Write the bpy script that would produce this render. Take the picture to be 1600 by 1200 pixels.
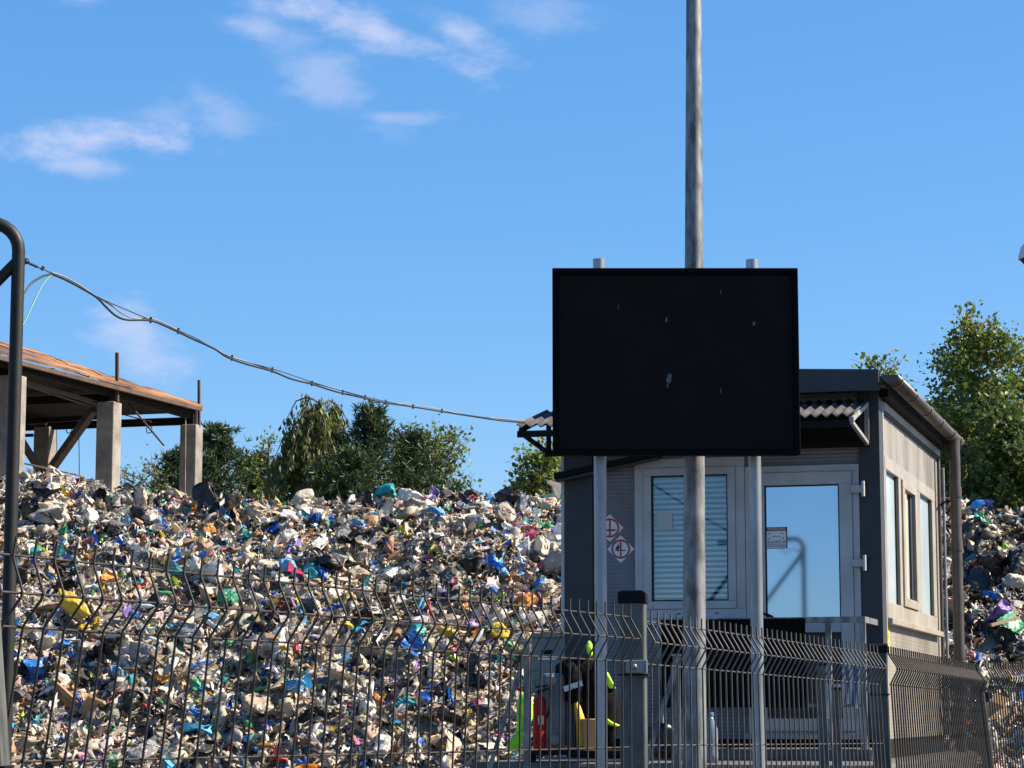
import bpy, bmesh, math, random
import numpy as np
from mathutils import Vector, Matrix

for _o in list(bpy.data.objects):
    bpy.data.objects.remove(_o)
scene = bpy.context.scene
COL = scene.collection
R = math.radians
random.seed(7)
rng = np.random.default_rng(11)

# ------------------------------------------------------------------ camera
F, HZ = 3800.0, 1115.0            # focal length and horizon row of the 1600x1200 photograph
PITCH = math.atan((HZ - 600) / F)
EYE = 1.5
cam = bpy.data.objects.new("camera", bpy.data.cameras.new("camera"))
COL.objects.link(cam)
cam.location = (0, 0, EYE)
cam.rotation_euler = (math.pi / 2 + PITCH, 0, 0)
cam.data.sensor_width = 36
cam.data.lens = 36 * F / 1600
cam.data.clip_start = 0.1
cam.data.clip_end = 5000
scene.camera = cam
scene.render.resolution_x, scene.render.resolution_y = 1024, 768

# ------------------------------------------------------------------ light and sky
SUN_EL, SUN_AZ = R(41), R(88)     # azimuth clockwise from +Y (the view direction)
to_sun = Vector((math.sin(SUN_AZ) * math.cos(SUN_EL), math.cos(SUN_AZ) * math.cos(SUN_EL), math.sin(SUN_EL)))
sun = bpy.data.objects.new("sun", bpy.data.lights.new("sun", 'SUN'))
COL.objects.link(sun)
sun.data.energy = 5.0
sun.data.angle = R(0.5)
sun.data.color = (1.0, 0.87, 0.70)
sun.rotation_euler = to_sun.to_track_quat('Z', 'Y').to_euler()
sun.location = to_sun * 60

world = bpy.data.worlds.new("World")
scene.world = world
world.use_nodes = True
SKY_STRENGTH = 0.071

def build_world():
    nt = world.node_tree
    N, L = nt.nodes, nt.links
    N.clear()
    out = N.new("ShaderNodeOutputWorld")
    bg = N.new("ShaderNodeBackground")
    bg.inputs["Strength"].default_value = SKY_STRENGTH
    L.new(bg.outputs[0], out.inputs[0])
    sky = N.new("ShaderNodeTexSky")
    sky.sky_type = 'NISHITA'
    sky.sun_disc = False
    sky.sun_elevation = SUN_EL
    sky.sun_rotation = SUN_AZ
    sky.altitude = 300
    sky.air_density = 1.0
    sky.dust_density = 0.3
    sky.ozone_density = 2.5
    hs = N.new("ShaderNodeHueSaturation")
    hs.inputs["Hue"].default_value = 0.504
    hs.inputs["Saturation"].default_value = 1.22
    hs.inputs["Value"].default_value = 1.0
    even = N.new("ShaderNodeMix")          # clear, evenly blue air
    even.data_type = 'RGBA'
    even.inputs["Factor"].default_value = .5
    even.inputs[7].default_value = (1.25, 2.62, 4.75, 1)
    L.new(sky.outputs[0], even.inputs[6])
    L.new(even.outputs[2], hs.inputs["Color"])
    tc = N.new("ShaderNodeTexCoord")
    sep = N.new("ShaderNodeSeparateXYZ")
    L.new(tc.outputs["Generated"], sep.inputs[0])

    def math_(op, a, b=None, clamp=False):
        m = N.new("ShaderNodeMath")
        m.operation = op
        m.use_clamp = clamp
        for i, v in enumerate((a, b)):
            if v is None:
                continue
            if isinstance(v, (int, float)):
                m.inputs[i].default_value = v
            else:
                L.new(v, m.inputs[i])
        return m.outputs[0]
    az = math_('ARCTAN2', sep.outputs[0], sep.outputs[1])
    el = math_('ARCSINE', sep.outputs[2])
    comb = N.new("ShaderNodeCombineXYZ")
    L.new(az, comb.inputs[0])
    L.new(el, comb.inputs[1])
    # ragged edges
    nz = N.new("ShaderNodeTexNoise")
    nz.inputs["Scale"].default_value = 36
    nz.inputs["Detail"].default_value = 6
    nz.inputs["Roughness"].default_value = 0.62
    stretch = N.new("ShaderNodeMapping")
    stretch.inputs["Scale"].default_value = (0.75, 1.5, 1)
    stretch.inputs["Rotation"].default_value = (0, 0, R(14))
    L.new(comb.outputs[0], stretch.inputs[0])
    L.new(stretch.outputs[0], nz.inputs["Vector"])
    nfac = math_('MULTIPLY_ADD', nz.outputs[0], 2.4)
    nfac.node.inputs[2].default_value = -.2       # 1 + (noise - .5) * 2.4
    # px, py, half length, half height, tilt (deg, clockwise), density
    clouds = [(585, 52, 190, 36, 15, .80), (725, 56, 115, 30, 19, .66), (385, 50, 75, 22, 8, .55),
              (490, 115, 150, 55, 36, .42), (140, 228, 170, 38, -6, .85), (120, 270, 80, 22, 0, .6),
              (340, 198, 85, 45, 12, .40), (215, 540, 80, 55, 32, .72), (610, 183, 95, 14, 0, .42),
              (112, 14, 60, 20, 0, .45), (850, 22, 110, 45, 10, .30), 
              (230, 190, 110, 30, -8, .28),
              (-420, 130, 260, 60, 8, .7), (2150, 220, 260, 55, 10, .5), (600, -520, 420, 80, 12, .6)]
    dens = None
    for (cx, cy, hl, hh, tilt, a) in clouds:
        caz = math.atan((cx - 800) / F)
        cel = math.atan((600 - cy) / F) + PITCH
        # ellipse-local coordinates by two dot products
        t = R(-tilt)
        c2, s2 = math.cos(t), math.sin(t)
        hl_, hh_ = 1.25 * hl / F, 1.3 * hh / F
        q = []
        for (ux, uy) in ((c2 / hl_, s2 / hl_), (-s2 / hh_, c2 / hh_)):
            m1 = math_('MULTIPLY_ADD', az, ux)
            m1.node.inputs[2].default_value = -(caz * ux + cel * uy)
            m2 = math_('MULTIPLY_ADD', el, uy)
            L.new(m1, m2.node.inputs[2])
            q.append(m2)
        r2 = math_('MULTIPLY_ADD', q[1], q[1])
        L.new(math_('MULTIPLY', q[0], q[0]), r2.node.inputs[2])
        v = math_('SUBTRACT', nfac, math_('SQRT', r2))
        mr = N.new("ShaderNodeMapRange")
        mr.interpolation_type = 'SMOOTHSTEP'
        L.new(v, mr.inputs[0])
        mr.inputs[1].default_value = 0.12
        mr.inputs[2].default_value = 1.15
        mr.inputs[4].default_value = a
        w = mr.outputs[0]
        dens = w if dens is None else math_('MAXIMUM', dens, w)
    mix = N.new("ShaderNodeMix")
    mix.data_type = 'RGBA'
    L.new(dens, mix.inputs["Factor"])
    L.new(hs.outputs[0], mix.inputs[6])
    mix.inputs[7].default_value = CLOUD_COL
    L.new(mix.outputs[2], bg.inputs[0])

CLOUD_COL = (3.5, 3.9, 5.3, 1)
build_world()
vs = scene.view_settings
vs.view_transform = 'Standard'
vs.look = 'None'
vs.gamma = 1.0
vs.use_curve_mapping = False
vs.exposure = 1.36
scene.cycles.max_bounces = 5
scene.cycles.diffuse_bounces = 3
scene.cycles.glossy_bounces = 3
scene.cycles.transmission_bounces = 2
scene.cycles.transparent_max_bounces = 6

# ------------------------------------------------------------------ measuring helpers
CP, SP = math.cos(PITCH), math.sin(PITCH)

def ray(px, py):
    u, v = (px - 800) / F, (600 - py) / F
    return Vector((u, CP - v * SP, SP + v * CP))

def at(px, py, Y):
    """point of the place seen at photograph pixel (px,py) when it stands Y metres ahead"""
    d = ray(px, py)
    t = Y / d.y
    return Vector((d.x * t, Y, EYE + d.z * t))

# ------------------------------------------------------------------ mesh helpers
class MB:
    def __init__(s):
        s.v, s.f, s.sm = [], [], []

    def add(s, verts, faces, smooth=False):
        b = len(s.v)
        s.v += [tuple(v) for v in verts]
        s.f += [tuple(i + b for i in fc) for fc in faces]
        s.sm += [smooth] * len(faces)
        return s

    def box(s, x0, x1, y0, y1, z0, z1, M=None):
        vs_ = [Vector((x, y, z)) for z in (z0, z1) for y in (y0, y1) for x in (x0, x1)]
        if M is not None:
            vs_ = [M @ v for v in vs_]
        return s.add(vs_, [(0, 2, 3, 1), (4, 5, 7, 6), (0, 1, 5, 4), (2, 6, 7, 3), (0, 4, 6, 2), (1, 3, 7, 5)])

    def bar(s, a, b, w, h, up=(0, 0, 1)):
        """square-section bar from a to b"""
        a, b = Vector(a), Vector(b)
        d = (b - a).normalized()
        up = Vector(up)
        if abs(d.dot(up)) > .98:
            up = Vector((0, 1, 0))
        sx = d.cross(up).normalized()
        sy = sx.cross(d)
        vs_ = []
        for p in (a, b):
            for i, j in ((-1, -1), (1, -1), (1, 1), (-1, 1)):
                vs_.append(p + sx * (i * w / 2) + sy * (j * h / 2))
        return s.add(vs_, [(3, 2, 1, 0), (4, 5, 6, 7), (0, 1, 5, 4), (1, 2, 6, 5), (2, 3, 7, 6), (3, 0, 4, 7)])

    def tube(s, pts, rad, n=8, caps=True):
        pts = [Vector(p) for p in pts]
        m = len(pts)
        rad = [rad] * m if isinstance(rad, (int, float)) else rad
        dirs = []
        for i in range(m):
            d = pts[min(i + 1, m - 1)] - pts[max(i - 1, 0)]
            dirs.append(d.normalized())
        ref = Vector((0, 0, 1)) if abs(dirs[0].z) < .9 else Vector((1, 0, 0))
        sx = dirs[0].cross(ref).normalized()
        vs_, fs = [], []
        for i in range(m):
            sx = (sx - dirs[i] * sx.dot(dirs[i])).normalized()
            sy = dirs[i].cross(sx)
            for k in range(n):
                t = 2 * math.pi * k / n
                vs_.append(pts[i] + (sx * math.cos(t) + sy * math.sin(t)) * rad[i])
        for i in range(m - 1):
            for k in range(n):
                a, b = i * n + k, i * n + (k + 1) % n
                fs.append((a, b, b + n, a + n))
        s.add(vs_, fs, True)
        if caps:
            s.add(vs_[:n], [tuple(range(n - 1, -1, -1))])
            s.add(vs_[-n:], [tuple(range(n))])
        return s

    def lathe(s, prof, c=(0, 0, 0), n=16, M=None):
        """prof: list of (radius, z) bottom to top"""
        vs_, fs = [], []
        c = Vector(c)
        for r, z in prof:
            for k in range(n):
                t = 2 * math.pi * k / n
                p = Vector((r * math.cos(t), r * math.sin(t), z))
                vs_.append((M @ p if M is not None else p) + c)
        for i in range(len(prof) - 1):
            for k in range(n):
                a, b = i * n + k, i * n + (k + 1) % n
                fs.append((a, b, b + n, a + n))
        s.add(vs_, fs, True)
        s.add(vs_[:n], [tuple(range(n - 1, -1, -1))])
        s.add(vs_[-n:], [tuple(range(n))])
        return s

    def poly(s, pts, smooth=False):
        return s.add(pts, [tuple(range(len(pts)))], smooth)

    def prism(s, pts2, y0, y1):
        """outline in x,z extruded along y"""
        n = len(pts2)
        vs_ = [(x, y0, z) for x, z in pts2] + [(x, y1, z) for x, z in pts2]
        fs = [tuple(range(n)), tuple(range(2 * n - 1, n - 1, -1))]
        fs += [(i, i + n, (i + 1) % n + n, (i + 1) % n) for i in range(n)]
        return s.add(vs_, fs)

    def mesh(s, name):
        me = bpy.data.meshes.new(name)
        me.from_pydata(s.v, [], s.f)
        me.polygons.foreach_set("use_smooth", s.sm)
        me.update()
        bm_ = bmesh.new()
        bm_.from_mesh(me)
        bmesh.ops.recalc_face_normals(bm_, faces=bm_.faces)
        bm_.to_mesh(me)
        bm_.free()
        return me

    def build(s, name, mat, parent=None, bevel=0.0, off=None):
        me = s.mesh(name)
        if off is not None:
            me.transform(Matrix.Translation(-Vector(off)))
        me.materials.append(mat)
        o = bpy.data.objects.new(name, me)
        COL.objects.link(o)
        o.parent = parent
        if bevel:
            b = o.modifiers.new("bevel", 'BEVEL')
            b.width = bevel
            b.segments = 2
            b.limit_method = 'ANGLE'
        return o

def tag(o, label, cat, group=None, kind=None):
    if label:
        o["label"] = label
    if cat:
        o["category"] = cat
    if group:
        o["group"] = group
    if kind:
        o["kind"] = kind
    return o

def thing(name, label, cat, loc=(0, 0, 0), rz=0.0, group=None):
    o = bpy.data.objects.new(name, None)
    o.empty_display_size = .2
    COL.objects.link(o)
    o.location = loc
    o.rotation_euler = (0, 0, rz)
    return tag(o, label, cat, group)

# ------------------------------------------------------------------ materials
def mat(name, base, rough=.6, metal=0., var=.0, vscale=6., col2=None, bump=0., bscale=40., spec=.5,
        stretch=(1, 1, 1), contrast=(.35, .65), detail=6., rvar=0.):
    m = bpy.data.materials.new(name)
    m.use_nodes = True
    nt = m.node_tree
    N, L = nt.nodes, nt.links
    b = N["Principled BSDF"]
    b.inputs["Base Color"].default_value = (*base, 1)
    b.inputs["Roughness"].default_value = rough
    b.inputs["Metallic"].default_value = metal
    b.inputs["Specular IOR Level"].default_value = spec
    tc = N.new("ShaderNodeTexCoord")
    mp = N.new("ShaderNodeMapping")
    mp.inputs["Scale"].default_value = stretch
    L.new(tc.outputs["Object"], mp.inputs[0])
    if var or col2:
        nz = N.new("ShaderNodeTexNoise")
        nz.inputs["Scale"].default_value = vscale
        nz.inputs["Detail"].default_value = detail
        nz.inputs["Roughness"].default_value = .6
        L.new(mp.outputs[0], nz.inputs["Vector"])
        mr = N.new("ShaderNodeMapRange")
        mr.inputs[1].default_value, mr.inputs[2].default_value = contrast
        L.new(nz.outputs[0], mr.inputs[0])
        mx = N.new("ShaderNodeMix")
        mx.data_type = 'RGBA'
        L.new(mr.outputs[0], mx.inputs["Factor"])
        c2 = col2 if col2 else tuple(c * (1 - var) for c in base)
        mx.inputs[6].default_value = (*base, 1)
        mx.inputs[7].default_value = (*c2, 1)
        L.new(mx.outputs[2], b.inputs["Base Color"])
        if rvar:
            rr = N.new("ShaderNodeMapRange")
            rr.inputs[3].default_value = max(.02, rough - rvar)
            rr.inputs[4].default_value = min(1, rough + rvar)
            L.new(nz.outputs[0], rr.inputs[0])
            L.new(rr.outputs[0], b.inputs["Roughness"])
    if bump:
        n2 = N.new("ShaderNodeTexNoise")
        n2.inputs["Scale"].default_value = bscale
        n2.inputs["Detail"].default_value = 4
        L.new(mp.outputs[0], n2.inputs["Vector"])
        bp = N.new("ShaderNodeBump")
        bp.inputs["Strength"].default_value = bump
        bp.inputs["Distance"].default_value = .02
        L.new(n2.outputs[0], bp.inputs["Height"])
        L.new(bp.outputs[0], b.inputs["Normal"])
    return m

def add_ribs(m, pitch, axis='Z', strength=.6):
    """fine horizontal ribs of sandwich panels, as relief"""
    nt = m.node_tree
    N, L = nt.nodes, nt.links
    tc = N.new("ShaderNodeTexCoord")
    w = N.new("ShaderNodeTexWave")
    w.bands_direction = axis
    w.inputs["Scale"].default_value = 0.314 / pitch
    w.inputs["Distortion"].default_value = 0
    L.new(tc.outputs["Object"], w.inputs["Vector"])
    bp = N.new("ShaderNodeBump")
    bp.inputs["Strength"].default_value = strength
    bp.inputs["Distance"].default_value = .006
    L.new(w.outputs["Fac"], bp.inputs["Height"])
    L.new(bp.outputs[0], N["Principled BSDF"].inputs["Normal"])
    return m

M_ = {}
M_['galv'] = mat("galvanised_steel", (.25, .255, .26), .55, .55, col2=(.085, .09, .095), vscale=14, stretch=(1, 1, .35), rvar=.15, contrast=(.38, .62))
M_['galv_light'] = mat("galvanised_tube", (.36, .375, .39), .42, .75, col2=(.20, .21, .22), vscale=7, stretch=(1, 1, .2), rvar=.12)
M_['wire'] = mat("weathered_backlit_wire", (.055, .050, .046), .55, .3, col2=(.028, .021, .018), vscale=30, spec=.3)  # weathered wire, its backlit darkness also put into the colour
M_['wire_far'] = mat("galvanised_fence_wire", (.085, .083, .08), .55, .35, col2=(.035, .035, .037), vscale=20)
M_['fpost'] = mat("zinc_fence_post", (.105, .11, .105), .65, .2, col2=(.03, .033, .031), vscale=16, stretch=(1, 1, .4))
M_['black_plastic'] = mat("black_plastic", (.005, .005, .006), .55, spec=.12)
M_['gate'] = mat("dark_painted_tube", (.007, .009, .0085), .55, 0, col2=(.013, .013, .012), vscale=12, spec=.3)
M_['screen'] = mat("matte_black_screen", (.0095, .0080, .0078), .8, 0, col2=(.012, .0105, .0100), vscale=3, spec=.08)
M_['screen_frame'] = mat("black_frame_paint", (.003, .003, .0035), .7, spec=.06)
M_['chip'] = mat("bare_chip", (.085, .085, .09), .7)
M_['anth'] = mat("anthracite_sheet", (.030, .031, .037), .55, .0, col2=(.021, .022, .027), vscale=4, rvar=.1)
M_['fascia'] = mat("dark_roof_fascia", (.028, .032, .036), .55, 0, col2=(.02, .022, .024), vscale=3)
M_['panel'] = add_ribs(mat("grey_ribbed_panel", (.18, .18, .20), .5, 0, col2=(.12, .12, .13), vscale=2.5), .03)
M_['side_panel'] = add_ribs(mat("sunlit_ribbed_panel", (.25, .228, .195), .5, 0, col2=(.095, .086, .074), vscale=1.3, contrast=(.40, .72), stretch=(1, 1, .45), detail=9), .03, strength=.14)  # warm sunlight on this wall is put into the colour
M_['pvc'] = mat("shaded_white_pvc", (.45, .45, .47), .4, 0, col2=(.34, .34, .345), vscale=3)  # white frames, the front's shade put into the colour
M_['pvc_sunlit'] = mat("sunlit_pvc", (.31, .285, .245), .45, 0, col2=(.23, .21, .175), vscale=2.5)  # side window frames with warm sunlight put into the colour
M_['rubber'] = mat("dark_gasket", (.015, .015, .015), .7)
M_['slat'] = mat("white_blind_slat", (.78, .82, .85), .5)
M_['inside'] = mat("dim_interior", (.10, .10, .10), .9)
M_['conc'] = mat("old_concrete", (.25, .23, .20), .9, 0, col2=(.13, .12, .105), vscale=3, bump=.4, bscale=30)
M_['conc2'] = mat("platform_concrete", (.11, .105, .10), .9, 0, col2=(.05, .048, .046), vscale=4, bump=.4, bscale=25)
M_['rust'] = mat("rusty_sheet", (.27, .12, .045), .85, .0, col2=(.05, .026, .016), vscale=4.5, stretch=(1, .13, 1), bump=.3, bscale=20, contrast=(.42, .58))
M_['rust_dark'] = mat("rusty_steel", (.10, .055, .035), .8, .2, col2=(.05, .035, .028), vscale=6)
M_['steel_dark'] = mat("dark_shaded_steel", (.009, .008, .008), .8, 0, spec=.15)  # near-black: soot of the shed roof plus underside shade put into the colour
M_['steel_brown'] = mat("brown_brace_steel", (.085, .07, .06), .75, .1, col2=(.05, .042, .038), vscale=5)
M_['gutter'] = mat("brown_gutter", (.085, .07, .06), .45, .2, col2=(.05, .042, .037), vscale=4)
M_['fibre'] = mat("corrugated_fibre_sheet", (.095, .088, .092), .95, 0, col2=(.05, .046, .048), spec=.2, vscale=5)
M_['bracket'] = mat("grey_bracket", (.36, .35, .34), .5, .3, col2=(.24, .23, .22), vscale=6)
M_['cable'] = mat("black_cable", (.014, .014, .015), .5)
M_['cable_grey'] = mat("grey_cable", (.20, .20, .20), .5)
M_['cable_green'] = mat("green_wire", (.10, .22, .16), .5)
M_['red'] = mat("extinguisher_red", (.30, .003, .005), .45, spec=.2)
M_['lime'] = mat("hi_vis_lime", (.28, .85, .02), .7, var=.15, vscale=9)
M_['limey'] = mat("hi_vis_yellow", (.50, .88, .03), .7)
M_['jacket'] = mat("black_work_cloth", (.006, .006, .007), .95, var=.3, vscale=20, spec=.1)
M_['reflect'] = mat("reflective_tape", (.50, .50, .52), .4)
M_['yellow'] = mat("yellow_plastic", (.75, .42, .015), .5, var=.3, vscale=14)
M_['cream'] = mat("cream_plastic", (.55, .36, .19), .5)
M_['grey_box'] = mat("grey_enamel", (.10, .11, .12), .45, .1, col2=(.07, .077, .085), vscale=5)
M_['elbox'] = mat("pale_grey_box", (.16, .18, .18), .5, 0, col2=(.11, .125, .125), vscale=6)
M_['white'] = mat("white_print", (.45, .46, .48), .5)
M_['sign_white'] = mat("white_sticker", (.66, .66, .68), .45)
M_['sign_red'] = mat("red_print", (.42, .02, .02), .5)
M_['sign_black'] = mat("black_print", (.015, .015, .015), .5)
M_['sticker_yellow'] = mat("yellow_sticker", (.85, .60, .02), .5)
M_['purple_print'] = mat("plum_print", (.20, .03, .07), .5)
M_['bark'] = mat("tree_bark", (.10, .085, .07), .9, 0, col2=(.05, .042, .035), vscale=14, stretch=(1, 1, .3))
M_['birch'] = mat("birch_bark", (.45, .43, .40), .8, 0, col2=(.08, .07, .06), vscale=9, stretch=(1, 1, 3), contrast=(.5, .62))
M_['ground'] = mat("dusty_asphalt", (.075, .070, .064), .95, 0, col2=(.045, .042, .04), vscale=.8, bump=.4, bscale=6)
M_['mound'] = mat("compacted_rubbish_soil", (.26, .22, .17), .95, 0, col2=(.12, .10, .08), vscale=5, bump=.6, bscale=12)
M_['wood'] = mat("weathered_wood", (.30, .20, .11), .8, 0, col2=(.16, .10, .06), vscale=10, stretch=(1, 8, 8))
M_['tyre'] = mat("old_tyre_rubber", (.012, .012, .012), .85, spec=.2)
M_['terracotta'] = mat("terracotta_pot", (.36, .14, .07), .8)
M_['clearplastic'] = mat("clear_bottle", (.14, .17, .21), .15, spec=.6)
M_['cctv'] = mat("grey_white_housing", (.55, .56, .58), .4)
M_['dome'] = mat("smoked_dome", (.006, .006, .007), .08)

def film_glass(name, col, rough=.015, dirt=.12):
    """mirror-film window glass with faint dirt"""
    m = bpy.data.materials.new(name)
    m.use_nodes = True
    N, L = m.node_tree.nodes, m.node_tree.links
    b = N["Principled BSDF"]
    b.inputs["Metallic"].default_value = .86
    b.inputs["Roughness"].default_value = rough
    tc = N.new("ShaderNodeTexCoord")
    nz = N.new("ShaderNodeTexNoise")
    nz.inputs["Scale"].default_value = 3
    nz.inputs["Detail"].default_value = 8
    L.new(tc.outputs["Object"], nz.inputs["Vector"])
    mx = N.new("ShaderNodeMix")
    mx.data_type = 'RGBA'
    L.new(nz.outputs[0], mx.inputs["Factor"])
    mx.inputs[6].default_value = (*col, 1)
    mx.inputs[7].default_value = (*[c * (1 - dirt) for c in col], 1)
    L.new(mx.outputs[2], b.inputs["Base Color"])
    return m
M_['film'] = film_glass("blue_mirror_film_glass", (.40, .55, .70), .035)
M_['film_side'] = mat("pale_reflection_film", (.40, .47, .51), .25, 0, col2=(.30, .37, .42), vscale=1.5)  # pale sky reflection of the side panes put into the colour
def clear_glass():
    m = bpy.data.materials.new("window_glass")
    m.use_nodes = True
    N, L = m.node_tree.nodes, m.node_tree.links
    out = N["Material Output"]
    N.remove(N["Principled BSDF"])
    g = N.new("ShaderNodeBsdfGlossy")
    g.inputs["Roughness"].default_value = .02
    g.inputs["Color"].default_value = (.75, .85, .9, 1)
    t = N.new("ShaderNodeBsdfTransparent")
    t.inputs["Color"].default_value = (.86, .93, .97, 1)
    mx = N.new("ShaderNodeMixShader")
    mx.inputs[0].default_value = .10
    L.new(t.outputs[0], mx.inputs[1])
    L.new(g.outputs[0], mx.inputs[2])
    L.new(mx.outputs[0], out.inputs[0])
    return m
M_['glass'] = clear_glass()

def leaf_mat(name, base, trans=.35):
    m = bpy.data.materials.new(name)
    m.use_nodes = True
    N, L = m.node_tree.nodes, m.node_tree.links
    out = N["Material Output"]
    b = N["Principled BSDF"]
    b.inputs["Roughness"].default_value = .5
    b.inputs["Specular IOR Level"].default_value = .35
    at_ = N.new("ShaderNodeAttribute")
    at_.attribute_name = "Col"
    mx = N.new("ShaderNodeMix")
    mx.data_type = 'RGBA'
    mx.blend_type = 'MULTIPLY'
    mx.inputs["Factor"].default_value = 1
    mx.inputs[6].default_value = (*base, 1)
    L.new(at_.outputs["Color"], mx.inputs[7])
    L.new(mx.outputs[2], b.inputs["Base Color"])
    tr = N.new("ShaderNodeBsdfTranslucent")
    L.new(mx.outputs[2], tr.inputs["Color"])
    ms = N.new("ShaderNodeMixShader")
    ms.inputs[0].default_value = trans
    L.new(b.outputs[0], ms.inputs[1])
    L.new(tr.outputs[0], ms.inputs[2])
    L.new(ms.outputs[0], out.inputs[0])
    return m
M_['leaf'] = leaf_mat("birch_leaf", (.13, .172, .030))
M_['leaf_dark'] = leaf_mat("broad_leaf", (.065, .10, .02))
M_['needle'] = leaf_mat("pine_needle", (.045, .076, .030), .2)
M_['willow'] = leaf_mat("drooping_leaf", (.11, .13, .028))
M_['plant'] = leaf_mat("house_plant_leaf", (.10, .24, .03))

def plastic(name, rough, src, wr=.5, wscale=9., thin=.3):
    """thin plastic or cloth; colour from the piece itself"""
    m = bpy.data.materials.new(name)
    m.use_nodes = True
    N, L = m.node_tree.nodes, m.node_tree.links
    b = N["Principled BSDF"]
    b.inputs["Roughness"].default_value = rough
    if src == 'object':
        c = N.new("ShaderNodeObjectInfo").outputs["Color"]
    else:
        a = N.new("ShaderNodeAttribute")
        a.attribute_name = "Col"
        c = a.outputs["Color"]
    tc = N.new("ShaderNodeTexCoord")
    nz = N.new("ShaderNodeTexNoise")
    nz.inputs["Scale"].default_value = wscale * .6
    nz.inputs["Detail"].default_value = 5
    L.new(tc.outputs["Object"], nz.inputs["Vector"])
    mr = N.new("ShaderNodeMapRange")
    mr.inputs[1].default_value, mr.inputs[2].default_value = .45, .75
    mr.inputs[3].default_value, mr.inputs[4].default_value = 0, .45
    L.new(nz.outputs[0], mr.inputs[0])
    mx = N.new("ShaderNodeMix")
    mx.data_type = 'RGBA'
    L.new(mr.outputs[0], mx.inputs["Factor"])
    L.new(c, mx.inputs[6])
    mx.inputs[7].default_value = (.16, .135, .10, 1)
    L.new(mx.outputs[2], b.inputs["Base Color"])
    n2 = N.new("ShaderNodeTexNoise")
    n2.noise_type = 'RIDGED_MULTIFRACTAL'
    n2.inputs["Scale"].default_value = wscale
    n2.inputs["Detail"].default_value = 3
    L.new(tc.outputs["Object"], n2.inputs["Vector"])
    bp = N.new("ShaderNodeBump")
    bp.inputs["Strength"].default_value = wr
    bp.inputs["Distance"].default_value = .04
    L.new(n2.outputs[0], bp.inputs["Height"])
    L.new(bp.outputs[0], b.inputs["Normal"])
    # thin film lets light through from behind
    tr = N.new("ShaderNodeBsdfTranslucent")
    L.new(mx.outputs[2], tr.inputs["Color"])
    L.new(bp.outputs[0], tr.inputs["Normal"])
    ms = N.new("ShaderNodeMixShader")
    ms.inputs[0].default_value = thin
    L.new(b.outputs[0], ms.inputs[1])
    L.new(tr.outputs[0], ms.inputs[2])
    L.new(ms.outputs[0], N["Material Output"].inputs[0])
    return m
M_['bag'] = plastic("crumpled_plastic", .38, 'object', .5, 3.)
M_['rag'] = plastic("dirty_cloth", .9, 'object', .4, 4.)
M_['loose'] = plastic("mixed_loose_plastic", .5, 'attr', .3, 14., .3)

# ------------------------------------------------------------------ ground
g = MB()
g.add([(-900, -60, 0), (900, -60, 0), (900, 1500, 0), (-900, 1500, 0)], [(0, 1, 2, 3)])
tag(g.build("ground", M_['ground']), None, None, kind="structure")

# concrete platform the cabin stands on
PZ = 1.15
CA = R(16.5)
CORNER = at(1380, HZ, 19.0)
CORNER.z = 0
RZ = -CA
def cab_world(x, y, z):
    return Vector((CORNER.x + x * math.cos(CA) + y * math.sin(CA), CORNER.y - x * math.sin(CA) + y * math.cos(CA), z))
plat = MB().box(-2.75, .25, -1.9, 4.6, 0.0, PZ)
o = plat.build("concrete_platform", M_['conc2'], None, .03)
o.location = CORNER
o.rotation_euler = (0, 0, RZ)
tag(o, "raised grey concrete platform under the grey cabin", "platform")

# ------------------------------------------------------------------ rubbish mound
def lattice(seed, n=64):
    return np.random.default_rng(seed).random((n, n))
LAT = [lattice(s) for s in range(5)]
def vnoise(x, y, k=0):
    lat = LAT[k]
    n = lat.shape[0]
    xi, yi = np.floor(x).astype(int), np.floor(y).astype(int)
    fx, fy = x - xi, y - yi
    fx, fy = fx * fx * (3 - 2 * fx), fy * fy * (3 - 2 * fy)
    a, b = lat[xi % n, yi % n], lat[(xi + 1) % n, yi % n]
    c, d = lat[xi % n, (yi + 1) % n], lat[(xi + 1) % n, (yi + 1) % n]
    return (a * (1 - fx) + b * fx) * (1 - fy) + (c * (1 - fx) + d * fx) * fy - .5
CREST_Y, BASE_Y = 30.5, 24.0
CR = [(-400, 735), (0, 745), (50, 740), (100, 750), (150, 770), (200, 777), (250, 774), (300, 785), (400, 790), (450, 788), (500, 784),
      (560, 783), (600, 778), (700, 778), (800, 778), (880, 778), (1100, 770), (1300, 770), (1470, 784), (1520, 778), (1560, 790), (1620, 796), (2100, 790)]
CRX = np.array([(p - 800) / F * CREST_Y for p, _ in CR])
CRZ = np.array([EYE + (HZ - q) / F * CREST_Y for _, q in CR]) - .10
def mound_z(x, y):
    x, y = np.asarray(x, float), np.asarray(y, float)
    zc = np.interp(x, CRX, CRZ)
    t = (y - BASE_Y) / (CREST_Y - BASE_Y)
    tt = np.clip(t, 0, 1)
    prof = 1.22 * tt - .22 * tt ** 3
    prof = np.where(t > 1, 1 - .012 * (y - CREST_Y), prof)
    z = zc * np.clip(prof, 0, 2)
    amp = np.clip(t * 2.5, 0, 1)
    z = z + amp * (.55 * vnoise(x * .55 + 9, y * .55, 0) + .30 * vnoise(x * 1.3, y * 1.3 + 5, 1) + .16 * vnoise(x * 3.1, y * 3.1, 2)) * np.where(t > .9, .45, 1)
    back = np.clip((y - 43) / 6, 0, 1)
    side = np.clip((np.abs(x) - 17) / 5, 0, 1)
    return z * (1 - back) * (1 - side) - .03
def mound_n(x, y, e=.12):
    dx = (mound_z(x + e, y) - mound_z(x - e, y)) / (2 * e)
    dy = (mound_z(x, y + e) - mound_z(x, y - e)) / (2 * e)
    n = np.stack([-dx, -dy, np.ones_like(dx)], -1)
    return n / np.linalg.norm(n, axis=-1, keepdims=True)
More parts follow.
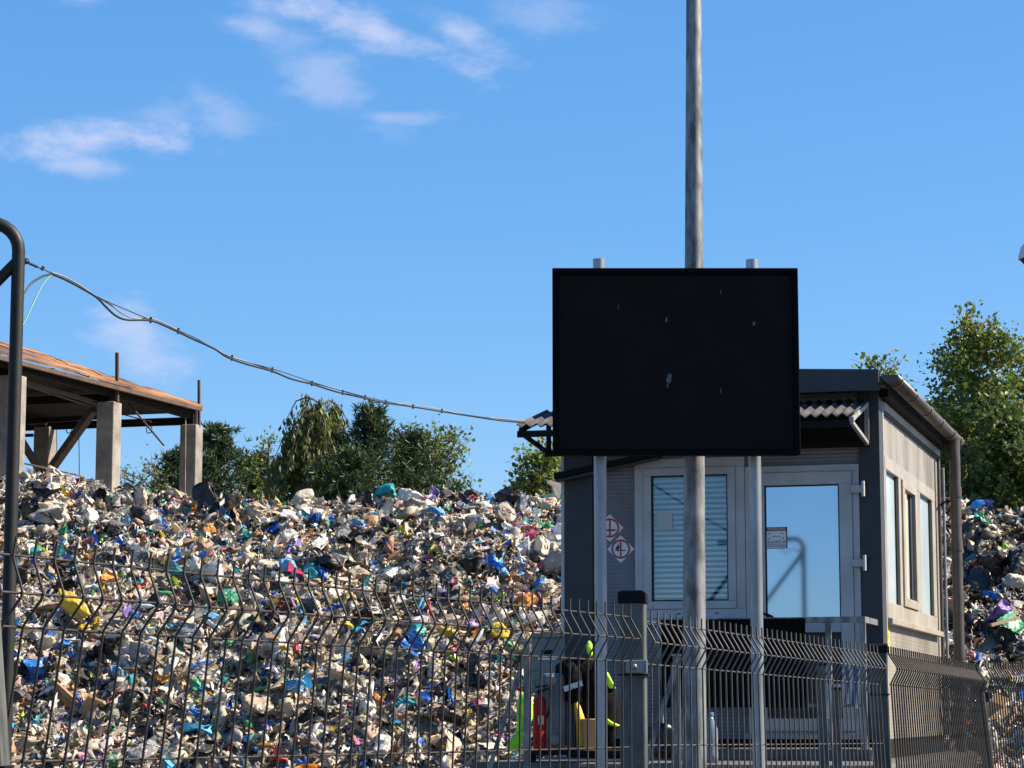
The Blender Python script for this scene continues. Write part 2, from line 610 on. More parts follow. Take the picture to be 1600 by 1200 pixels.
gx, gy = np.meshgrid(np.linspace(-22, 22, 240), np.linspace(23.8, 49, 140))
gz = mound_z(gx, gy)
vs_ = np.stack([gx, gy, gz], -1).reshape(-1, 3)
nx_, ny_ = 240, 140
ii = (np.arange(ny_ - 1)[:, None] * nx_ + np.arange(nx_ - 1)[None, :]).ravel()
faces = np.stack([ii, ii + 1, ii + 1 + nx_, ii + nx_], -1)

def np_mesh(name, verts, faces, mat_, cols=None, smooth=False):
    """fast mesh from arrays; faces (n,k) with the same k"""
    me = bpy.data.meshes.new(name)
    n, k = faces.shape
    me.vertices.add(len(verts))
    me.vertices.foreach_set("co", np.ascontiguousarray(verts, np.float32).ravel())
    me.loops.add(n * k)
    me.loops.foreach_set("vertex_index", faces.astype(np.int32).ravel())
    me.polygons.add(n)
    me.polygons.foreach_set("loop_start", np.arange(0, n * k, k, dtype=np.int32))
    me.polygons.foreach_set("loop_total", np.full(n, k, np.int32))
    me.polygons.foreach_set("use_smooth", np.full(n, smooth))
    if cols is not None:
        ca_ = me.color_attributes.new("Col", 'FLOAT_COLOR', 'POINT')
        ca_.data.foreach_set("color", np.ascontiguousarray(cols, np.float32).ravel())
    me.update(calc_edges=True)
    me.materials.append(mat_)
    return me
def link_mesh(name, me, parent=None):
    o = bpy.data.objects.new(name, me)
    COL.objects.link(o)
    o.parent = parent
    return o
tag(link_mesh("rubbish_mound", np_mesh("rubbish_mound", vs_, faces, M_['mound'], smooth=True)), None, None, kind="structure")

# ---- crumpled shapes
def sheet(seed, n, folds, lo=.25, hi=.95):
    r = np.random.default_rng(seed)
    u, v = np.meshgrid(np.linspace(-1, 1, n + 1), np.linspace(-1, 1, n + 1))
    p = np.stack([u, v, np.zeros_like(u)], -1).reshape(-1, 3)
    for k in range(folds):
        nn = r.normal(size=3)
        nn[2] *= .45
        nn /= np.linalg.norm(nn)
        d = r.uniform(-.35, .45)
        s = np.maximum(p @ nn - d, 0)
        p = p - (1 + r.uniform(lo, hi)) * s[:, None] * nn
        p = p + r.normal(size=p.shape) * .012
        th = r.normal(size=3) * .25
        p[:, 2] += .16 * np.sin(p[:, 0] * (3 + th[0]) + k) * np.cos(p[:, 1] * 2.6 + th[1])
    p -= p.mean(0)
    p /= np.abs(p).max()
    i = (np.arange(n)[:, None] * (n + 1) + np.arange(n)[None, :]).ravel()
    f = np.stack([i, i + 1, i + n + 2, i + n + 1], -1)
    return p, f
def bagshape(seed, sub, dents=34, neck=True, rough=.012):
    r = np.random.default_rng(seed)
    bm = bmesh.new()
    bmesh.ops.create_icosphere(bm, subdivisions=sub, radius=1)
    p = np.array([v.co for v in bm.verts])
    f = np.array([[v.index for v in fc.verts] for fc in bm.faces])
    bm.free()
    if neck:    # gathered, tied mouth
        t = np.clip((p[:, 2] - .55) / .45, 0, 1)
        ang = np.arctan2(p[:, 1], p[:, 0])
        k = 1 - .85 * t ** 1.2
        p[:, 0] *= k
        p[:, 1] *= k
        p[:, 2] += .55 * t ** 2
        p *= (1 + .10 * np.sin(ang * 9 + r.uniform(0, 6))[:, None] * np.clip((p[:, 2:3] + .2), 0, 1))
    p *= np.array([1, r.uniform(.72, .95), r.uniform(.6, .85)])
    for k in range(dents):
        nn = r.normal(size=3)
        nn /= np.linalg.norm(nn)
        h = (p @ nn).max()
        d = h * r.uniform(.55, .95)
        s = np.maximum(p @ nn - d, 0)
        p = p - (1 + r.uniform(0, .75)) * s[:, None] * nn
    p += r.normal(size=p.shape) * rough
    p -= p.mean(0)
    p /= np.abs(p).max()
    return p, f

PAL = [  # colour (linear), weight
    ((.66, .61, .54), 16), ((.56, .48, .37), 15), ((.45, .36, .26), 11), ((.72, .70, .67), 9), ((.34, .31, .27), 7),
    ((.22, .17, .12), 9), ((.022, .022, .025), 11), ((.06, .06, .065), 6), ((.32, .19, .10), 5), ((.60, .44, .27), 6),
    ((.02, .17, .66), 3.0), ((.08, .40, .82), 2.4), ((.02, .36, .40), 1.7), ((.04, .36, .15), 1.2), ((.34, .55, .06), .7),
    ((.72, .50, .03), 1.2), ((.66, .09, .18), .9), ((.64, .30, .36), 1.0), ((.26, .16, .50), .9), ((.70, .26, .03), 1.0), ((.45, .03, .04), .7),
    ((.22, .56, .52), .8), ((.04, .06, .28), .7)]
PC = np.array([c for c, _ in PAL]) * 1.16
PW = np.array([w for _, w in PAL])
PW = PW / PW.sum()

def rand_rot(n, r):
    q = r.normal(size=(n, 4))
    q /= np.linalg.norm(q, axis=1, keepdims=True)
    w, x, y, z = q.T
    return np.stack([np.stack([1 - 2 * (y * y + z * z), 2 * (x * y - z * w), 2 * (x * z + y * w)], -1),
                     np.stack([2 * (x * y + z * w), 1 - 2 * (x * x + z * z), 2 * (y * z - x * w)], -1),
                     np.stack([2 * (x * z - y * w), 2 * (y * z + x * w), 1 - 2 * (x * x + y * y)], -1)], 1)

def hidden_by_cabin(x, y):
    px = 800 + F * x / y
    return (px > 905) & (px < 1440)

def scatter(tmpls, count, smin, smax, power, r, up=.0, aspect=(.5, 1.0), tilt=.55, flat=(.6, 1.0)):
    """many crumpled pieces over the mound face; returns vertex, face and colour arrays"""
    V, Fc, Cc = [], [], []
    base = 0
    x = r.uniform(-7.6, 8.6, count)
    y = BASE_Y - .1 + (CREST_Y + 1.4 - BASE_Y) * r.random(count)
    keep = ~(hidden_by_cabin(x, y) & (r.random(count) < .75))
    x, y = x[keep], y[keep]
    n = len(x)
    size = smin + (smax - smin) * r.random(n) ** power
    nrm = mound_n(x, y)
    pos = np.stack([x, y, mound_z(x, y)], -1) + nrm * (r.uniform(-.1, .45, n) * size + up * r.random(n))[:, None]
    # lie roughly on the slope, spun at random
    zax = nrm + r.normal(size=(n, 3)) * tilt
    zax /= np.linalg.norm(zax, axis=1, keepdims=True)
    xax = np.cross(zax, r.normal(size=(n, 3)))
    xax /= np.linalg.norm(xax, axis=1, keepdims=True)
    Rm = np.stack([xax, np.cross(zax, xax), zax], -1)
    ci = r.choice(len(PC), n, p=PW)
    col = PC[ci] * r.uniform(.72, 1.15, (n, 1)) * (1 + r.normal(size=(n, 3)) * .04)
    px = 800 + F * x / y
    # shade right of the cabin is put in as black pieces among black bags, other patches are paler or browner
    dk = (px > 1440) & (pos[:, 2] > 2.0) & (r.random(n) < .45)
    col[dk] = np.array([.03, .03, .033]) * r.uniform(.6, 2.2, (dk.sum(), 1))
    pat = vnoise(x * .8 + 3, y * .8, 4)
    pale = (pat > .15) & (r.random(n) < .35)
    col[pale] = np.array([.62, .57, .49]) * r.uniform(.75, 1.15, (pale.sum(), 1))
    which = r.integers(0, len(tmpls), n)
    sc = np.stack([r.uniform(*aspect, n), np.ones(n), r.uniform(*flat, n)], -1) * size[:, None] * .5
    for k, (p, f) in enumerate(tmpls):
        m = which == k
        c = m.sum()
        if not c:
            continue
        loc = p[None] * sc[m][:, None, :]
        w = np.einsum('nij,nvj->nvi', Rm[m], loc) + pos[m][:, None, :]
        nv = p.shape[0]
        V.append(w.reshape(-1, 3))
        fk = f[None] + (np.arange(c) * nv)[:, None, None] + base
        fk = fk.reshape(-1, f.shape[1])
        Fc.append(fk)
        cc = np.ones((c, nv, 4))
        cc[..., :3] = np.clip(col[m], .01, .8)[:, None, :]
        Cc.append(cc.reshape(-1, 4))
        base += c * nv
    return np.concatenate(V), np.concatenate(Fc), np.concatenate(Cc)

small_t = [sheet(100 + k, 3, 3) for k in range(14)]
med_t = [sheet(200 + k, 6, 5 + k % 3) for k in range(20)]
lump_t = [bagshape(250 + k, 2, 30, neck=(k % 3 == 0), rough=.05) for k in range(14)]
V1, F1, C1 = scatter(small_t, 46000, .05, .18, 1.6, np.random.default_rng(1), up=.06, aspect=(.2, 1.0), tilt=.7)
V2, F2, C2 = scatter(med_t, 17500, .11, .36, 1.6, np.random.default_rng(2), aspect=(.3, 1.0), tilt=.45, flat=(.5, 1.0))
V3, F3, C3 = scatter(lump_t, 1700, .11, .32, 1.5, np.random.default_rng(3), aspect=(.55, 1.0), flat=(.5, .9))
lo_ = link_mesh("loose_rubbish", np_mesh("loose_rubbish", np.concatenate([V1, V2]), np.concatenate([F1, F2 + len(V1)]), M_['loose'], np.concatenate([C1, C2]), smooth=True))
tag(lo_, "countless scraps of paper, film and packaging covering the rubbish mound", "rubbish", kind="stuff")
lo2 = link_mesh("small_bag_litter", np_mesh("small_bag_litter", V3, F3, M_['loose'], C3, smooth=True))
tag(lo2, "countless small knotted bags and bundles packed over the rubbish mound", "rubbish", kind="stuff")

# ---- single bags, the three hundred that show largest
BAGM = [np_mesh("bag", *bagshape(300 + k, 4, 40, neck=(k % 2 == 0)), M_['bag'], smooth=False) for k in range(9)]
for me in BAGM:
    me.polygons.foreach_set("use_smooth", np.full(len(me.polygons), True))
DRAPE = [np_mesh("drape", *sheet(400 + k, 18, 7, .2, .8), M_['bag'], smooth=True) for k in range(9)]
COLORS = {
    'white': ((.72, .70, .67), 36), 'cream': ((.62, .55, .45), 52), 'beige': ((.50, .41, .30), 34), 'grey': ((.36, .35, .34), 26),
    'black': ((.020, .020, .023), 74), 'blue': ((.03, .20, .60), 20), 'light blue': ((.16, .42, .70), 14), 'teal': ((.03, .33, .35), 13),
    'green': ((.06, .38, .20), 10), 'yellow': ((.70, .50, .04), 8), 'pink': ((.62, .26, .36), 8), 'purple': ((.28, .18, .48), 7),
    'orange': ((.66, .27, .05), 7), 'red': ((.50, .05, .06), 5)}
BAG_GROUP = "single plastic bags in the rubbish heap"
def on_mound(px, py):
    """where the sight line of the pixel meets the mound"""
    d = ray(px, py)
    ys = np.linspace(BASE_Y, CREST_Y + 4, 260)
    zs = EYE + d.z / d.y * ys
    xs = d.x / d.y * ys
    hit = np.nonzero(mound_z(xs, ys) >= zs)[0]
    i = hit[0] if len(hit) else int(np.argmin(zs - mound_z(xs, ys)))
    return Vector((xs[i], ys[i], float(mound_z(xs[i], ys[i]))))
def zone_of(p):
    px = 800 + F * p.x / p.y
    if px > 1440:
        zone = "right of the cabin downpipe" if p.z > 2.0 else "behind the fence right of the cabin"
    elif px > 740:
        zone = "beside the cabin's left corner" if p.z > 1.9 else "near the slanted strut by the cabin"
    elif px > 330:
        zone = "on the crest under the pines" if p.z > 3.6 else ("below the pines, above the fence tips" if p.z > 2.5 else "seen through the fence left of the lime vest")
    else:
        zone = "on the crest below the shed columns" if p.z > 3.6 else ("above the fence tips below the shed" if p.z > 2.7 else "seen through the fence beside the gate tube")
    return zone
def add_bag(p, size, cname, drape=False, label=None, name=None, stretch=(1, 1, 1), rot=None, lift=.75, rag=False):
    me = random.choice(DRAPE if drape else BAGM)
    if name is None:
        name = "plastic_sheet" if drape else "plastic_bag"
    o = bpy.data.objects.new(name, me)
    COL.objects.link(o)
    n = Vector(mound_n(np.array([p.x]), np.array([p.y]))[0])
    o.location = p + n * size * lift * .5
    if rot is None:
        q = n.to_track_quat('Z', 'Y')
        o.rotation_euler = (q.to_matrix() @ Matrix.Rotation(random.uniform(-.7, .7), 3, 'X') @ Matrix.Rotation(random.uniform(0, 6.3), 3, 'Z')).to_euler()
    else:
        o.rotation_euler = rot
    o.scale = Vector(stretch) * size * .5
    c = COLORS[cname][0]
    k = random.uniform(.82, 1.06) if cname in ('white', 'cream', 'beige', 'grey', 'black') else random.uniform(.85, 1.05)
    o.color = (c[0] * k, c[1] * k, c[2] * k, 1)
    if rag:
        o.material_slots[0].link = 'OBJECT'
        o.material_slots[0].material = M_['rag']
    if label:
        tag(o, label, "bag")
    else:
        zone = zone_of(p)
        big = ("large " if size > .36 else "small ") if not drape else ("wide " if size > .36 else "small ")
        kind = "spread plastic sheet" if drape else "crumpled plastic bag"
        tag(o, f"{big}{cname} {kind} {zone}", "plastic sheet" if drape else "bag", f"{big}{cname} {kind}s {zone}")
    return o
special = [  # px, py, size (m), colour, drape, stretch, label
    (125, 968, .62, 'yellow', 0, (1, .42, .42), "long yellow plastic sack lying slanted in the heap behind the fence"),
    (93, 880, .50, 'teal', 1, (.7, 1, .5), "teal plastic sheet drooping over a dark gap behind the leaning fence end"),
    (180, 1025, .55, 'black', 1, (1, .7, .4), "flattened black rubber-like sheet in the heap below the yellow sack"),
    (58, 1062, .34, 'blue', 0, (1, .9, .8), "round bright blue bag beside the wooden crate board"),
    (645, 1035, .50, 'blue', 1, (.8, 1, .5), "large azure plastic sheet above the half buried tyre"),
    (455, 900, .32, 'light blue', 0, (.8, 1, 1), "pale blue bag under a dark ledge of the heap"),
    (322, 800, .46, 'black', 0, (.8, 1, 1), "upright black bin bag on the crest beside a black twin"),
    (356, 806, .46, 'black', 0, (.8, 1, 1), "upright black bin bag on the crest nearer the pines"),
    (205, 790, .40, 'black', 0, (1, 1, .8), "black bin bag with a pale sack beside it below the concrete column"),
    (222, 795, .36, 'cream', 0, (.7, 1, 1), "pale sack leaning on a black bin bag below the concrete column"),
    (602, 785, .40, 'teal', 0, (1.1, .8, .7), "teal bag on the crest in front of the dark pines"),
    (680, 782, .34, 'purple', 1, (1, .7, .5), "purple plastic sheet on the crest in front of the birch"),
    (795, 800, .46, 'black', 0, (1.2, .8, .8), "big black bin bag on the crest left of the small birch"),
    (868, 905, .58, 'grey', 0, (1, .8, .9), "large grey sack hanging beside the cabin's left corner"),
    (845, 930, .30, 'blue', 0, (1, 1, .7), "bright blue bag below the large grey sack by the cabin"),
    (815, 905, .34, 'light blue', 1, (1, .7, .4), "sky blue sheet left of the large grey sack"),
    (1578, 1000, .46, 'green', 1, (.8, 1, .5), "mint green sheet drooping over black bags right of the cabin"),
    (1560, 978, .42, 'purple', 0, (1.1, .8, .7), "violet blue bag above the mint green sheet"),
    (1545, 900, .50, 'black', 0, (1.1, .9, .8), "large shiny black bag beside the downpipe"),
    (1590, 905, .46, 'black', 0, (1, 1, .9), "large shiny black bag right of the downpipe bag"),
    (1530, 935, .45, 'black', 0, (1.2, 1, .8), "black bin bag below the shiny bags right of the cabin"),
    (140, 790, .75, 'grey', 1, (1, .6, .3), "long translucent grey plastic film sliding down below the shed column"),
    (70, 795, .60, 'black', 1, (1, .6, .4), "wide black plastic sheet near the crest beside the dark gate tube"),
    (75, 830, .50, 'grey', 0, (1.2, .6, .5), "smooth grey sack below the wide black sheet"),
    (540, 870, .5, 'black', 1, (.9, .8, .6), "black sheet lining the dark hollow in the heap"),
    (500, 870, .4, 'white', 1, (.4, 1, .4), "long white strip hanging into the dark hollow"),
    (260, 770, .36, 'green', 1, (1, .8, .5), "turquoise green sheet on the crest between the columns"),
    (330, 910, .40, 'white', 0, (1, .8, .8), "dirty white bundle in the heap behind the fence tips"),
]
for (px, py, s, c, dr, st, lab) in special:
    add_bag(on_mound(px, py), s, c, bool(dr), lab, stretch=st)
names_ = [k for k in COLORS]
wts = np.array([COLORS[k][1] for k in names_], float)
wts /= wts.sum()
r3 = np.random.default_rng(5)
pts = []
tries = 0
while len(pts) < 272 and tries < 40000:
    tries += 1
    px, py = r3.uniform(20, 1600), r3.uniform(765, 1200)
    if 895 < px < 1455:
        continue
    p = on_mound(px, py)
    if all((p - q).length > .30 for q in pts):
        pts.append(p)
for p in pts:
    cn = names_[r3.choice(len(names_), p=wts)]
    px = 800 + F * p.x / p.y
    if px > 1440 and p.z > 1.9 and r3.random() < .5:  # more bags turned black to carry the shade on this side
        cn = 'black'
    dr = r3.random() < .45
    s = r3.uniform(.22, .43) if cn in ('white', 'cream', 'beige', 'grey', 'black') else r3.uniform(.15, .30)
    if dr:
        s *= 1.15
    add_bag(p, s, cn, dr, stretch=(1, r3.uniform(.55, 1), r3.uniform(.4, .85)))

# ---- other things thrown on the heap
p = on_mound(577, 1045)
ty = MB()
ring = []
for i in range(28):
    t = 2 * math.pi * i / 28
    ring.append((math.cos(t), math.sin(t), 0))
vs_, fs = [], []
for i, c in enumerate(ring):
    t = 2 * math.pi * i / 28
    for k, (a, b) in enumerate(((-.09, -.06), (-.05, -.085), (.05, -.085), (.09, -.06), (.09, .06), (.05, .085), (-.05, .085), (-.09, .06))):
        vs_.append(((.25 + a) * math.cos(t), (.25 + a) * math.sin(t), b))
for i in range(28):
    for k in range(8):
        fs.append((i * 8 + k, ((i + 1) % 28) * 8 + k, ((i + 1) % 28) * 8 + (k + 1) % 8, i * 8 + (k + 1) % 8))
ty.add(vs_, fs, True)
o = ty.build("tyre", M_['tyre'])
o.location = p + Vector((0, -.05, .02))
o.rotation_euler = (R(62), R(8), R(10))
o.scale = (.62, .62, .62)
tag(o, "old black tyre half buried in the rubbish heap", "tyre")
p = on_mound(105, 1105)
wb = thing("wooden_crate_board", "slanted broken wooden crate side in the heap by the fence end", "crate", p + Vector((0, -.08, .05)))
wb.rotation_euler = (R(35), R(42), R(15))
for k in range(3):
    MB().box(-.26, .26, -.02, .02, -.10 + k * .068, -.04 + k * .068).build("plank", M_['wood'], wb)
for k in (-1, 1):
    MB().box(k * .2 - .03, k * .2 + .03, .02, .05, -.12, .12).build("batten", M_['wood'], wb)
for (px, py, c, lab) in [(150, 1120, (.42, .30, .18), "flattened brown cardboard box below the slanted crate side"),
                         (430, 1030, (.50, .36, .22), "torn tan cardboard box in the heap left of the tyre"),
                         (1555, 1130, (.45, .33, .2), "squashed brown cardboard box seen through the far fence panel")]:
    p = on_mound(px, py)
    cb = MB().prism([(-.15, -.10), (.15, -.12), (.17, .09), (.02, .12), (-.14, .10)], -.06, .06)
    cb.add([(-.15, -.06, .10), (.02, -.06, .12), (.0, -.20, .17), (-.16, -.19, .14)], [(0, 1, 2, 3)])
    o = cb.build("cardboard_box", M_['rag'])
    o.color = (*c, 1)
    o.location = p + Vector((0, -.05, .05))
    o.rotation_euler = (random.uniform(-.5, .5), random.uniform(-.6, .6), random.uniform(-.6, .6))
    tag(o, lab, "cardboard box")
stick = MB().bar(at(1548, 977, 26.3), at(1592, 965, 26.6), .03, .03)
tag(stick.build("wooden_stick", M_['wood']), "thin wooden stick poking out of the heap right of the cabin", "stick")
r4 = np.random.default_rng(15)
btl = MB().lathe([(.0, 0), (.035, .005), (.036, .06), (.032, .10), (.036, .14), (.03, .19), (.012, .225), (.012, .245), (0, .246)], n=10).mesh("bottle")
btl.materials.append(M_['bag'])
BOT = {'clear': (.55, .62, .66), 'green': (.06, .32, .12), 'brown': (.22, .10, .03)}
for k in range(26):
    px, py = r4.uniform(40, 870), r4.uniform(800, 1195)
    p = on_mound(px, py)
    o = bpy.data.objects.new("drink_bottle", btl)
    COL.objects.link(o)
    o.location = p + Vector((0, -.06, .09))
    o.rotation_euler = (r4.uniform(0, 6), r4.uniform(0, 6), r4.uniform(0, 6))
    o.scale = (.8,) * 3
    c = ['clear', 'clear', 'green', 'brown'][int(r4.integers(0, 4))]
    o.color = (*BOT[c], 1)
    tag(o, f"{c} plastic drink bottle {zone_of(p)}", "bottle", f"{c} drink bottles {zone_of(p)}")

# ------------------------------------------------------------------ trees
def tree(name, label, px, top_py, Y, half_px, kind, seed, leaves, leaf=.11, group="trees beyond the rubbish heap", low=.15):
    r = np.random.default_rng(seed)
    top = at(px, top_py, Y)
    Hh = top.z
    W = half_px / F * Y
    root = thing(name, label, "tree", (top.x, Y, 0), 0, group)
    tr = MB()
    bend = r.normal(size=2) * .15
    def trunk_p(t):
        return Vector((bend[0] * math.sin(t * 2.4), bend[1] * math.sin(t * 2.1), t * Hh))
    r0 = .012 * Hh + .03
    tr.tube([trunk_p(t) for t in np.linspace(0, .97, 12)], [max(.012, r0 * (1 - t) ** .9) for t in np.linspace(0, .97, 12)], 7)
    lp, ld = [], []           # leaf positions, outward directions
    if kind == 'pine':
        nb = 62
        for i in range(nb):
            t = low + (1 - low) * (i / nb) ** .85
            az = i * 2.4 + r.normal() * .3
            rel = (t - low) / (1 - low)
            ln = W * (1 - rel ** 1.15 * .95) * r.uniform(.6, 1.15) + .05
            a = trunk_p(t)
            d = Vector((math.cos(az), math.sin(az), .35 + .5 * rel))
            ptsb = [a + d * (ln * s) + Vector((0, 0, .12 * ln * s * s)) for s in (0, .4, .75, 1)]
            tr.tube(ptsb, [.03 * (1 - t) + .012, .018, .012, .006], 4, False)
            for s in np.linspace(.25, 1.02, max(4, int(ln * 7))):
                for q in range(3):
                    jit = Vector(r.normal(size=3)) * (.10 * ln + .05)
                    lp.append(a + d * (ln * s) + Vector((0, 0, .12 * ln * s * s)) + jit)
                    ld.append((d + Vector((0, 0, .6))).normalized())
    else:
        nb = 60 if kind != 'sapling' else 16
        for i in range(nb):
            t = low + (.97 - low) * i / nb
            az = i * 2.4 + r.normal() * .4
            rel = (t - low) / (1 - low)
            prof = (math.sin(math.pi * min(1, rel * .80 + .16)) ** .75) * (1 - .35 * rel)
            ln = W * prof * r.uniform(.65, 1.2) + .12
            a = trunk_p(t)
            up = r.uniform(.5, 1.1) if kind != 'weep' else r.uniform(.6, 1.0)
            d = Vector((math.cos(az), math.sin(az), up)).normalized()
            def bp(s, d=d, ln=ln, a=a):
                q = a + d * (ln * 1.25 * s)
                if kind == 'weep':
                    q = q + Vector((0, 0, -1.25 * ln * s * s * s))
                else:
                    q = q + Vector((0, 0, -.25 * ln * s * s))
                return q
            tr.tube([bp(s) for s in (0, .35, .7, 1)], [.035 * (1 - t) + .014, .02, .012, .005], 4, False)
            nt_ = int(5 + ln * 6)
            for k in range(nt_):
                s = r.uniform(.25, 1)
                b0 = bp(s)
                td = (d * .5 + Vector(r.normal(size=3)) * .7)
                if kind == 'weep':
                    td = Vector((r.normal() * .22, r.normal() * .22, -1.0))
                tl = r.uniform(.25, .6) * (1.7 if kind == 'weep' else 1) * (.6 + .4 * min(1.5, W))
                b1 = b0 + td.normalized() * tl
                tr.tube([b0, b1], [.007, .003], 3, False)
                for q in range(int(leaves)):
                    f_ = r.random()
                    lp.append(b0 + (b1 - b0) * f_ + Vector(r.normal(size=3)) * (.055 if kind == 'weep' else .085))
                    ld.append(td.normalized())
    tr.build("trunk", M_['birch'] if kind in ('birch', 'sapling') and half_px > 100 else M_['bark'], root)
    P = np.array([tuple(v) for v in lp])
    D = np.array([tuple(v) for v in ld])
    n = len(P)
    if kind == 'pine':
        # tufts of needles: 7 thin blades each
        k = 11
        P = np.repeat(P, k, 0)
        D = np.repeat(D, k, 0) * .55 + r.normal(size=(n * k, 3)) * .6
        D /= np.linalg.norm(D, axis=1, keepdims=True)
        side = np.cross(D, r.normal(size=(n * k, 3)))
        side /= np.linalg.norm(side, axis=1, keepdims=True)
        ln = r.uniform(.08, .17, (n * k, 1))
        w = .013
        V = np.stack([P - side * w, P + side * w, P + D * ln + side * w * .4, P + D * ln - side * w * .4], 1)
        m_ = M_['needle']
    else:
        nrm = r.normal(size=(n, 3)) + np.array([0, -.15, .5])
        nrm /= np.linalg.norm(nrm, axis=1, keepdims=True)
        ax = np.cross(nrm, r.normal(size=(n, 3)))
        ax /= np.linalg.norm(ax, axis=1, keepdims=True)
        if kind == 'weep':
            ax = ax * .5 + np.array([0, 0, -1.0])
            ax /= np.linalg.norm(ax, axis=1, keepdims=True)
            nrm = np.cross(ax, r.normal(size=(n, 3)))
            nrm /= np.linalg.norm(nrm, axis=1, keepdims=True)
        bx = np.cross(nrm, ax)
        s = leaf * r.uniform(.65, 1.25, (n, 1))
        wd = .36 if kind != 'weep' else .22
        V = np.stack([P, P + ax * s * .5 + bx * s * wd + nrm * s * .08, P + ax * s, P + ax * s * .5 - bx * s * wd + nrm * s * .08], 1)
        m_ = {'weep': M_['willow'], 'birch': M_['leaf'], 'sapling': M_['leaf']}.get(kind, M_['leaf_dark'])
    N_ = len(V)
    cols = np.ones((N_, 4, 4))
    tone = r.uniform(.6, 1.35, (N_, 1, 1))
    tint = 1 + r.normal(size=(N_, 1, 3)) * np.array([.16, .05, .08])
    cols[..., :3] = np.clip(tone * tint, .2, 2)
    f = np.arange(N_ * 4).reshape(-1, 4)
    link_mesh("crown", np_mesh("crown", V.reshape(-1, 3), f, m_, cols.reshape(-1, 4)), root)
    return root

tree("birch_tree", "tall full birch standing behind the heap right of the cabin", 1528, 500, 44, 118, 'birch', 21, 34, .10, low=.35)
tree("birch_tree", "small birch top showing just above the cabin's dark fascia", 1385, 562, 46, 52, 'birch', 22, 9, .11, low=.45)
tree("broadleaf_tree", "dark bushy tree between the downpipe and the tall birch", 1470, 640, 47, 95, 'broad', 23, 34, .115, low=.35)
tree("broadleaf_tree", "dark bushy tree half hidden at the foot of the tall birch", 1570, 655, 42, 100, 'broad', 24, 34, .115, low=.35)
tree("broadleaf_tree", "dark tree rising beyond the tall birch on its far side", 1650, 570, 46, 110, 'broad', 25, 30, .115, low=.35)
tree("pine_tree", "young pine standing right behind the last shed column", 338, 676, 48, 88, 'pine', 31, 0, low=.72)
tree("pine_tree", "low dark pine left of the last shed column", 272, 715, 49, 60, 'pine', 43, 0, low=.72)
tree("pine_tree", "low dark pine between the shed column pine and the weeping birch", 410, 722, 50, 90, 'pine', 36, 0, low=.72)
tree("weeping_birch", "tall weeping birch with drooping olive branches among the pines", 490, 604, 46, 135, 'weep', 32, 34, .13, low=.45)
tree("pine_tree", "dark pine directly right of the weeping birch, highest of the pines", 578, 644, 46, 88, 'pine', 33, 0, low=.64)
tree("pine_tree", "broad low pine in front of the weeping birch", 540, 716, 45, 90, 'pine', 37, 0, low=.70)
tree("pine_tree", "dark pine between the tallest pine and the thin birch", 645, 688, 47, 90, 'pine', 34, 0, low=.68)
tree("birch_tree", "thin airy birch right of the pines", 690, 664, 49, 62, 'birch', 35, 8, .10, low=.5)
tree("birch_tree", "small lone birch left of the cabin canopy", 838, 704, 45, 56, 'birch', 38, 14, .11, low=.5)
tree("birch_sapling", "sparse young birch left of the weeping birch", 420, 668, 47, 34, 'sapling', 39, 9, .09, low=.5)
tree("birch_sapling", "thin leafy sapling top between the two nearer shed columns", 222, 722, 44, 24, 'sapling', 40, 5, .06, low=.7)
tree("birch_sapling", "thin leafy sapling just left of the last shed column", 255, 716, 44, 22, 'sapling', 41, 5, .06, low=.7)

# ------------------------------------------------------------------ burnt-out shed on the left
SB = at(160, HZ, 36.0)
shed = thing("open_shed", "derelict open shed with concrete columns and rusty corrugated roof behind the heap", "shed", (SB.x, SB.y, 0), RZ)
def shed_loc(w):
    return shed_inv @ Vector(w)
shed_inv = (Matrix.Translation((SB.x, SB.y, 0)) @ Matrix.Rotation(RZ, 4, 'Z')).inverted()
CT = 6.1
for (x, y) in [(0, -3), (0, 0), (0, 3), (-2.6, 3), (-2.6, 0), (-2.6, -3)]:
    MB().box(x - .14, x + .14, y - .14, y + .14, 0, CT + (.05 if x < 0 else 0)).build("column", M_['conc'], shed, .015)
    MB().box(x - .08, x + .06, y - .08, y + .08, CT + .001, 6.36).build("column_head", M_['steel_dark'], shed)
# corrugated roof: two slopes as warped grids
def slope_sheet(xa, xb, za, zb, ya, yb, ripple, n_x, n_y, thick=.03):
    m = MB()
    vs_, fs = [], []
    for lay in (0, -thick):
        for j in range(n_y + 1):
            for i in range(n_x + 1):
                s, t = i / n_x, j / n_y
                x = xa + (xb - xa) * s
                y = ya + (yb - ya) * t
                z = (za[0] + (za[1] - za[0]) * t) * (1 - s) + (zb[0] + (zb[1] - zb[0]) * t) * s
                z += ripple * math.sin(2 * math.pi * s * n_x / 6.0) + .012 * math.sin(t * 9 + s * 5) * s * (1 - s) * 4
                z += .012 * float(vnoise(np.array(x * 1.7), np.array(y * 1.1), 3))
                vs_.append((x, y, z + lay))
    k = (n_x + 1) * (n_y + 1)
    for j in range(n_y):
        for i in range(n_x):
            a = j * (n_x + 1) + i
            fs.append((a, a + 1, a + n_x + 2, a + n_x + 1))
            fs.append((k + a, k + a + n_x + 1, k + a + n_x + 2, k + a + 1))
    for j in range(n_y):
        for i in (0, n_x):
            a = j * (n_x + 1) + i
            fs.append((a, a + n_x + 1, k + a + n_x + 1, k + a))
    for i in range(n_x):
        for j in (0, n_y):
            a = j * (n_x + 1) + i
            fs.append((a, a + 1, k + a + 1, k + a))
    return m.add(vs_, fs)
Y0S, Y1S = -6.5, 2.92
